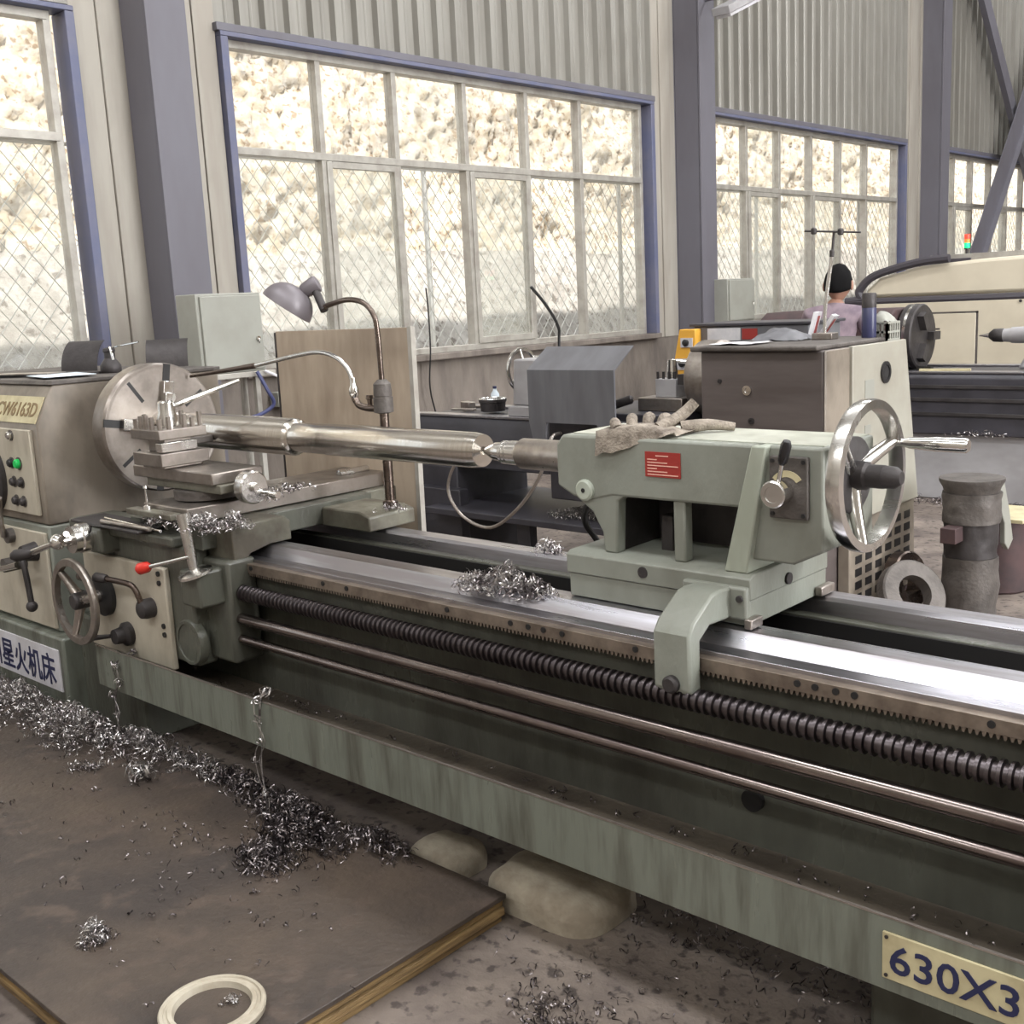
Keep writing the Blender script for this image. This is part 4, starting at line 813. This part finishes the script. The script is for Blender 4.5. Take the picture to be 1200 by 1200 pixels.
rag = MB().grid(lambda u, v: (-2.33 + .11 * u, 5.0 + .12 * v, 1.35 + .05 * math.sin(PI * u) * math.sin(PI * v) + .02 * noise.noise(Vector((u * 4, v * 4, 2)))), 12, 12)
tag(rag.build('cloth_rag', 'cabinet_white', None, (-2.28, 5.06, 1.345), sharp=80), 'crumpled pale rag lying in the white basket', 'rag')
ms = thing('gauge_stand', (-2.47, 4.83, 1.285), 'thin magnetic gauge stand with a crossbar standing on the second lathe', 'stand')
B('foot', 'steel_worn', ms, -2.50, -2.40, 4.80, 4.87, 1.2855, 1.315)
MB().tube([(-2.455, 4.84, 1.31), (-2.452, 4.845, 1.45), (-2.43, 4.86, 1.66)], .009, 8, 3).build('rod', 'steel_bright', ms); MB().cyl((-2.43, 4.86, 1.64), (-2.425, 4.87, 1.77), .006).build('upper_rod', 'iron_dark', ms)
MB().cyl((-2.55, 4.83, 1.78), (-2.31, 4.90, 1.757), .0045, n=8).build('crossbar', 'iron_dark', ms)
for (x, y, z) in ((-2.51, 4.842, 1.776), (-2.395, 4.875, 1.765)): MB().rev((x, y, z - .014), (0, 0, 1), [(0, .009), (.004, .014), (.024, .014), (.03, .008)], 10).build('clamp', 'iron_dark', ms)
MB().rev((-2.43, 4.86, 1.655), (0, 0, 1), [(0, .008), (.003, .011), (.03, .011), (.033, .007)], 10).build('joint', 'iron_dark', ms)
for k, (x, y, a, lb) in enumerate(((-2.57, 4.93, .25, 'striped notebook leaning open on the second lathe headstock'), (-2.56, 5.0, .6, 'thin booklet leaning behind the striped notebook'))):
    Mr = Matrix.Translation((x, y, 1.2865)) @ Matrix.Rotation(.3, 4, 'Z') @ Matrix.Rotation(a, 4, 'Y')
    nb = thing('notebook', (x, y, 1.2865), lb, 'notebook')
    MB().box(-.008, .008, -.06, .06, .003, .125, Mr).build('pages', 'paper', nb); MB().box(.008, .011, -.06, .06, .003, .128, Mr).build('cover', 'plate_white', nb); MB().box(.011, .012, -.03, .03, .02, .11, Mr).build('stripe', 'plate_red', nb)
bag = MB().grid(lambda u, v: (-2.78 + .26 * u, 4.70 + .22 * v, 1.287 + .05 * math.sin(PI * u) ** .7 * math.sin(PI * v) + .018 * abs(noise.noise(Vector((u * 5, v * 5, 7))))), 16, 14)
tag(bag.build('tool_bag', 'guard_grey', None, (-2.65, 4.8, 1.286), sharp=60), 'crumpled dark grey cloth bag on the second lathe headstock lid', 'bag')
pp = MB().grid(lambda u, v: (-2.80 + .22 * u, 4.40 + .2 * v, 1.288 + .006 * noise.noise(Vector((u * 3, v * 3, 4))) + .004), 8, 8)
tag(pp.build('paper_sheet', 'paper', None, (-2.7, 4.5, 1.286), sharp=80), 'loose sheet of paper lying at the edge of the second lathe lid', 'paper')

# ================================================================== third lathe and cream machine behind
L3 = thing('third_lathe', (-2.6, 8.0, 0), 'long lathe with black bed and grey base in front of the cream machine', 'lathe')
B('base', 'grey_base', L3, -4.6, .4, 7.78, 8.5, 0, .47, bev=.01)
MB().prism([(7.72, .47), (7.72, .86), (7.75, .89), (8.5, .89), (8.52, .47)], 'x', -4.4, .4).build('bed', 'lathe_black', L3, bev=.008)
for zz in (.60, .70, .79): B('bed_groove', 'iron_dark', L3, -4.4, .4, 7.705, 7.72, zz, zz + .025)
B('front_way', 'steel_way', L3, -4.4, .4, 7.74, 7.86, .89, .905); B('rear_way', 'steel_way', L3, -4.4, .4, 8.38, 8.48, .89, .905)
MB().prism([(7.78, .89), (7.78, 1.28), (7.9, 1.34), (8.35, 1.34), (8.5, 1.2), (8.5, .89)], 'x', -4.5, -3.45).build('headstock', 'rust_red', L3, bev=.01)
MB().rev((-3.45, 8.1, 1.13), (1, 0, 0), [(0, .17), (.02, .235), (.11, .235), (.12, .225), (.121, .08)], 44).build('chuck', 'iron_dark', L3)
MB().ring((-3.385, 8.1, 1.13), (1, 0, 0), .226, .238, .02, 44).build('chuck_band', 'steel_bright', L3)
for k in range(3): MB().box(0, .05, -.03, .03, .07, .19, Matrix.Translation((-3.33, 8.1, 1.13)) @ Matrix.Rotation(math.radians(30 + 120 * k), 4, 'X')).build('chuck_jaw', 'iron_dark', L3)
MB().prism([(-2.62, .905), (-2.55, 1.04), (-2.56, 1.19), (-2.1, 1.19), (-2.05, .905)], 'y', 7.95, 8.25).build('tailstock', 'grey_base', L3, bev=.02)
MB().rev((-2.76, 8.1, 1.13), (1, 0, 0), [(0, .045), (.05, .048), (.052, .055), (.16, .058), (.17, .07), (.24, .07)], 24).build('quill', 'grey_base', L3)
dc = MB().rev((-2.86, 8.1, 1.13), (1, 0, 0), [(0, .022), (.03, .045), (.09, .048), (.10, .044)], 20).build('drill_chuck', 'iron_dark', L3); MB().cyl((-2.93, 8.1, 1.13), (-2.86, 8.1, 1.13), .004, .018).build('drill', 'steel_bright', dc)
MB().rev((-2.46, 8.1, 1.19), (0, 0, 1), [(0, .03), (.06, .025)], 14).build('clamp_nut', 'iron_dark', L3); MB().cyl((-2.46, 8.1, 1.24), (-2.40, 8.05, 1.26), .01).build('clamp_lever', 'iron_dark', L3)
for k, (x, y, a, lb) in enumerate(((-3.05, 7.8, .15, 'long pale strip lying along the black lathe bed'), (-3.2, 7.82, -.3, 'short dark tool lying on the black lathe bed'))):
    Mr = Matrix.Translation((x, y, .906)) @ Matrix.Rotation(a, 4, 'Z')
    tag(MB().box((-.17, -.06)[k], (.17, .06)[k], -.015, .015, 0, (.015, .03)[k], Mr).build(('wood_strip', 'hand_tool')[k], ('plate_cream', 'black')[k], None, Mr.translation), lb, ('strip', 'tool')[k])
swarf('swarf_heap', [(-2.9, 7.60, .25, .08, .05, 2), (-2.4, 7.6, .3, .08, .05, 2), (-3.2, 7.6, .2, .08, .05, 1)], 'dark swarf swept along the foot of the grey lathe base', 260, R=(.006, .02), mt='swarf_dark', floorz=.001)
swarf('swarf_tuft', [(-2.75, 7.68, .2, .02, .03, 1)], 'few bright chips caught on the lower edge of the black bed', 40, R=(.006, .016), floorz=.47)

CN = thing('cream_machine', (-3.0, 10.2, 0), 'cream enclosed machine tool with dark sealed sloping hood and signal light', 'machine')
B('body', 'cnc_cream', CN, -4.45, -.6, 9.6, 11.0, 0, 1.37, bev=.03)
hood = [(-4.50, 1.40), (-4.50, 1.47), (-4.38, 1.57), (-4.0, 1.655), (-3.5, 1.685), (-.6, 1.76), (-.6, 1.40)]
MB().prism(hood, 'y', 9.66, 10.9).build('hood', 'cnc_cream', CN, bev=.03)
def off(p, c, s): return (c[0] + (p[0] - c[0]) * s[0], c[1] + (p[1] - c[1]) * s[1])
outl = [(-.6, 1.365), (-4.38, 1.365), (-4.50, 1.39), (-4.545, 1.43), (-4.54, 1.48), (-4.40, 1.595), (-4.02, 1.685), (-3.75, 1.705)]
MB().tube([(x, 9.63, z) for x, z in outl], .036, 8, 4).build('seal_band', 'cnc_dark', CN)
B('hood_rail', 'alu_frame', CN, -3.95, -.6, 9.72, 9.85, 1.68, 1.735); B('rail_slot', 'cnc_dark', CN, -3.93, -3.6, 9.70, 9.72, 1.665, 1.70)
dr = B('panel_door', 'cnc_cream', CN, -3.97, -3.50, 9.588, 9.6, .60, 1.245, bev=.004)
MB().box(-3.985, -3.965, 9.590, 9.601, .59, 1.26).box(-3.505, -3.485, 9.590, 9.601, .59, 1.26).box(-3.985, -3.485, 9.590, 9.601, 1.245, 1.26).build('door_gap', 'iron_cast', CN)
hd = B('handle_recess', 'iron_dark', dr, -3.90, -3.80, 9.585, 9.589, 1.085, 1.125, bev=.002); B('handle', 'cnc_cream', dr, -3.875, -3.79, 9.575, 9.586, 1.09, 1.11)
MB().cyl((-3.15, 9.6, 1.33), (-3.15, 9.59, 1.33), .012, n=10).build('screw_cap', 'iron_dark', CN)
B('lower_step', 'grey_base', CN, -4.45, -.6, 9.45, 9.6, 0, .2)
bc = thing('signal_beacon', (-3.66, 9.78, 1.73), 'stacked signal lamp with red top and green base on the cream machine', 'signal lamp')
MB().cyl((-3.66, 9.78, 1.735), (-3.66, 9.78, 1.775), .012).build('stem', 'iron_dark', bc)
for mt, z0, z1 in (('black', 1.772, 1.782), ('beacon_green', 1.782, 1.825), ('beacon_amber', 1.826, 1.856), ('beacon_red', 1.857, 1.897)):
    MB().rev((-3.66, 9.78, z0), (0, 0, 1), [(0, .024), (z1 - z0 - .003, .024), (z1 - z0, .022)], 16).build('lens' if mt != 'black' else 'base', mt, bc)

# ------------------------------------------------------------------ castings on the floor
cs = thing('casting_stack', (-1.86, 5.12, 0), 'upright stack of rough dark cylindrical iron castings on the floor', 'casting')
c0 = Vector((-1.87, 5.13, 0))
def rough(name, z0, z1, r, mt, seed, lean=0.):
    m = MB().grid(lambda u, v: (c0.x + (r + .012 * noise.noise(Vector((math.cos(2 * PI * u) * 2, math.sin(2 * PI * u) * 2, seed + v * 3)))) * math.cos(2 * PI * u) + lean * v, c0.y + (r + .012 * noise.noise(Vector((math.cos(2 * PI * u) * 2, math.sin(2 * PI * u) * 2, seed + v * 3)))) * math.sin(2 * PI * u), z0 + (z1 - z0) * v), 36, 8)
    m.add([(c0.x, c0.y, z1)], []); k = len(m.v) - 1
    for i in range(36): m.f.append((i * 9 + 8, (i + 1) * 9 + 8, k))
    return m.build(name, mt, cs)
rough('casting', 0, .27, .122, 'iron_cast', 1); rough('casting', .272, .43, .118, 'iron_dark', 4); rough('casting', .432, .57, .128, 'iron_cast', 8); 
MB().rev((c0.x, c0.y, .571), (0, 0, 1), [(0, .12), (.02, .125), (.05, .142), (.064, .142), (.066, .05)], 40).build('top_flange', 'iron_cast', cs)
B('side_lug', 'rust_red', cs, -1.93, -1.86, 4.92, 5.02, .36, .43)
pl = MB().prism([(5.22, .60), (5.28, .60), (5.36, .45), (5.42, .30), (5.36, .26), (5.31, .30), (5.30, .40), (5.25, .46)], 'x', -1.80, -1.775)
tag(pl.build('bent_plate', 'cabinet_white', None, (-1.79, 5.3, .26), .004), 'bent pale sheet metal offcut leaning on the casting stack', 'metal plate')
dk = thing('dark_drum', (-1.92, 5.62, 0), 'dark cylindrical drum with cream board on top behind the castings', 'drum')
MB().rev((-1.92, 5.62, 0), (0, 0, 1), [(0, .15), (.01, .16), (.36, .15), (.37, .14)], 32).build('body', 'rust_red', dk); B('lid_board', 'plate_cream', dk, -2.1, -1.74, 5.44, 5.80, .371, .39)
for k, (x, y, R, tilt, az, lb) in enumerate(((-1.99, 4.76, .155, 1.05, .55, 'large thick iron ring casting leaning against the vent panel'), (-2.12, 5.0, .14, 1.40, .15, 'shiny iron ring leaning behind the thick ring casting'))):
    d = Vector((math.sin(tilt) * math.cos(az), -math.sin(tilt) * math.sin(az) , math.cos(tilt)))
    m = MB().rev((0, 0, 0), d, [(-.035, R * .52), (-.035, R * .95), (-.028, R), (.028, R), (.035, R * .95), (.035, R * .52), (-.035, R * .52)], 44, False)
    zmin = min(v[2] for v in m.v); m.v = [(v[0] + x, v[1] + y, v[2] - zmin) for v in m.v]
    tag(m.build('ring_casting', ('iron_cast', 'steel_oiled')[k], None, (x, y, 0)), lb, 'ring')

# ------------------------------------------------------------------ worker seen from behind
def person():
    P = Vector((-3.62, 7.28, 0))
    J = [ # joint, radius x, radius y, parent
        ((0, 0, .98), .15, .115, -1), ((0, -.01, 1.14), .145, .105, 0), ((0, .0, 1.28), .165, .115, 1), ((0, .03, 1.38), .15, .10, 2), ((0, .05, 1.435), .062, .062, 3), ((0, .075, 1.49), .055, .058, 4),
        ((-.17, .03, 1.375), .068, .066, 3), ((-.25, .08, 1.16), .05, .05, 6), ((-.17, .29, 1.09), .038, .038, 7), ((-.14, .36, 1.10), .026, .038, 8),
        ((.17, .03, 1.375), .068, .066, 3), ((.25, .08, 1.16), .05, .05, 10), ((.17, .29, 1.09), .038, .038, 11), ((.14, .36, 1.10), .026, .038, 12),
        ((-.095, 0, .90), .095, .1, 0), ((-.11, .02, .50), .062, .066, 14), ((-.12, -.02, .09), .045, .05, 15), ((-.13, .12, .04), .04, .035, 16),
        ((.095, 0, .90), .095, .1, 0), ((.11, .02, .50), .062, .066, 18), ((.12, -.02, .09), .045, .05, 19), ((.13, .12, .04), .04, .035, 20)]
    me = bpy.data.meshes.new('person'); me.from_pydata([j[0] for j in J], [(j[3], i) for i, j in enumerate(J) if j[3] >= 0], [])
    o = bpy.data.objects.new('body_tmp', me); COL.objects.link(o)
    o.modifiers.new('s', 'SKIN'); sub = o.modifiers.new('u', 'SUBSURF'); sub.levels = sub.render_levels = 2
    for i, v in enumerate(me.skin_vertices[0].data): v.radius = (J[i][1], J[i][2]); v.use_root = i == 0
    bpy.context.view_layer.update()
    m2 = bpy.data.meshes.new_from_object(o.evaluated_get(bpy.context.evaluated_depsgraph_get()))
    COL.objects.unlink(o); bpy.data.objects.remove(o)
    # head joined into the same surface object
    bm = bmesh.new(); bm.from_mesh(m2)
    hd = MB()
    def headpt(u, v):
        a = 2 * PI * u; ph = PI * v
        x = .076 * math.sin(ph) * math.cos(a); y = .094 * math.sin(ph) * math.sin(a); z = -.115 * math.cos(ph)
        if z < 0 and y > 0: y *= 1 - .15 * (-z / .115); 
        if z < -.03: x *= 1 - .35 * ((-z - .03) / .085)
        if y > .06 and abs(x) < .018 and -.045 < z < .012: y += .02 * (1 - abs(x) / .018) * (1 - abs(z + .02) / .035) if abs(z + .02) < .035 else 0
        if y > .05 and abs(abs(x) - .03) < .016 and abs(z - .012) < .014: y -= .008
        if y > .05 and abs(x) < .028 and abs(z + .062) < .008: y -= .006
        return (x, y, z)
    hd.grid(headpt, 40, 28)
    for s in (-1, 1): hd.ball((s * .083, -.008, -.012), .028, 12, 8, (.35, .7, 1.15))
    for s in (-1, 1): hd.ball((s * .03, .078, .012), .012, 10, 8)
    # hands: palm, four fingers and a thumb closing round the lever
    Mh = Matrix.Translation((.01, .09, 1.588)) @ Matrix.Rotation(math.radians(-16), 4, 'X') @ Matrix.Scale(1.13, 4)
    vs0 = [Mh @ Vector(p) for p in hd.v]; fs0 = list(hd.f)
    fg = MB()
    for s in (-1, 1):
        b = Vector((s * .14, .38, 1.10))
        for i in range(4):
            L = (.070, .080, .075, .058)[i]; q = b + Vector((s * (.024 - .016 * i) * 1., .015, 0))
            fg.tube([q, q + Vector((0, L * .45, .004)), q + Vector((0, L * .72, -.018)), q + Vector((0, L * .55, -.042))], [.0095, .0075], 8, 2)
        q = b + Vector((-s * .03, -.01, 0)); fg.tube([q, q + Vector((-s * .018, .025, -.008)), q + Vector((-s * .006, .052, -.02))], [.0105, .008], 8, 2)
    allv = vs0 + [Vector(p) for p in fg.v]; allf = fs0 + [tuple(i + len(vs0) for i in f) for f in fg.f]
    bv = [bm.verts.new(p) for p in allv]
    for f in allf:
        try: bm.faces.new([bv[i] for i in f])
        except ValueError: pass
    bmesh.ops.remove_doubles(bm, verts=bm.verts, dist=1e-5); bmesh.ops.recalc_face_normals(bm, faces=bm.faces)
    me3 = bpy.data.meshes.new('person'); bm.to_mesh(me3); bm.free()
    for nme in ('skin', 'shirt', 'trousers', 'black'): me3.materials.append(MATS[nme])
    for p in me3.polygons:
        c = p.center; p.use_smooth = True
        if c.z < .1: p.material_index = 3
        elif c.z < .985: p.material_index = 2
        elif c.z < 1.455 and not (c.y > .24): p.material_index = 1
        else: p.material_index = 0
    o = bpy.data.objects.new('person', me3); COL.objects.link(o); o.location = P; o.rotation_euler = (0, 0, .28); o.scale = (1, 1, .965); WL[o.name] = P
    tag(o, 'worker seen from behind in a mauve shirt standing at the third lathe', 'person')
    # hair and collar
    hr = MB()
    def hairpt(u, v):
        a = 2 * PI * u; back = .5 - .5 * math.sin(a)          # 1 at the back, 0 at the face
        ph = PI * (.34 + .37 * back ** .65) * v
        r = 1.10 + .05 * noise.noise(Vector((math.cos(a) * 3, math.sin(a) * 3, v * 5)))
        return Mh @ Vector((.077 * r * math.sin(ph) * math.cos(a), .096 * r * math.sin(ph) * math.sin(a) - .004, .118 * r * math.cos(ph)))
    hr.grid(hairpt, 40, 14)
    h_ = MB(); h_.v = hr.v; h_.f = hr.f
    WL['zero'] = Vector((0, 0, 0))
    ho = h_.build('hair', 'hair', None, (0, 0, 0), sharp=80); ho.parent = o
    so = ho.modifiers.new('thick', 'SOLIDIFY'); so.thickness = .012
    cl = MB().rev((0, .05, 1.415), (0, .25, 1), [(0, .078), (.03, .068), (.032, .062), (.0, .07), (0, .078)], 24, False).build('collar', 'shirt', None, (0, 0, 0)); cl.parent = o
person()
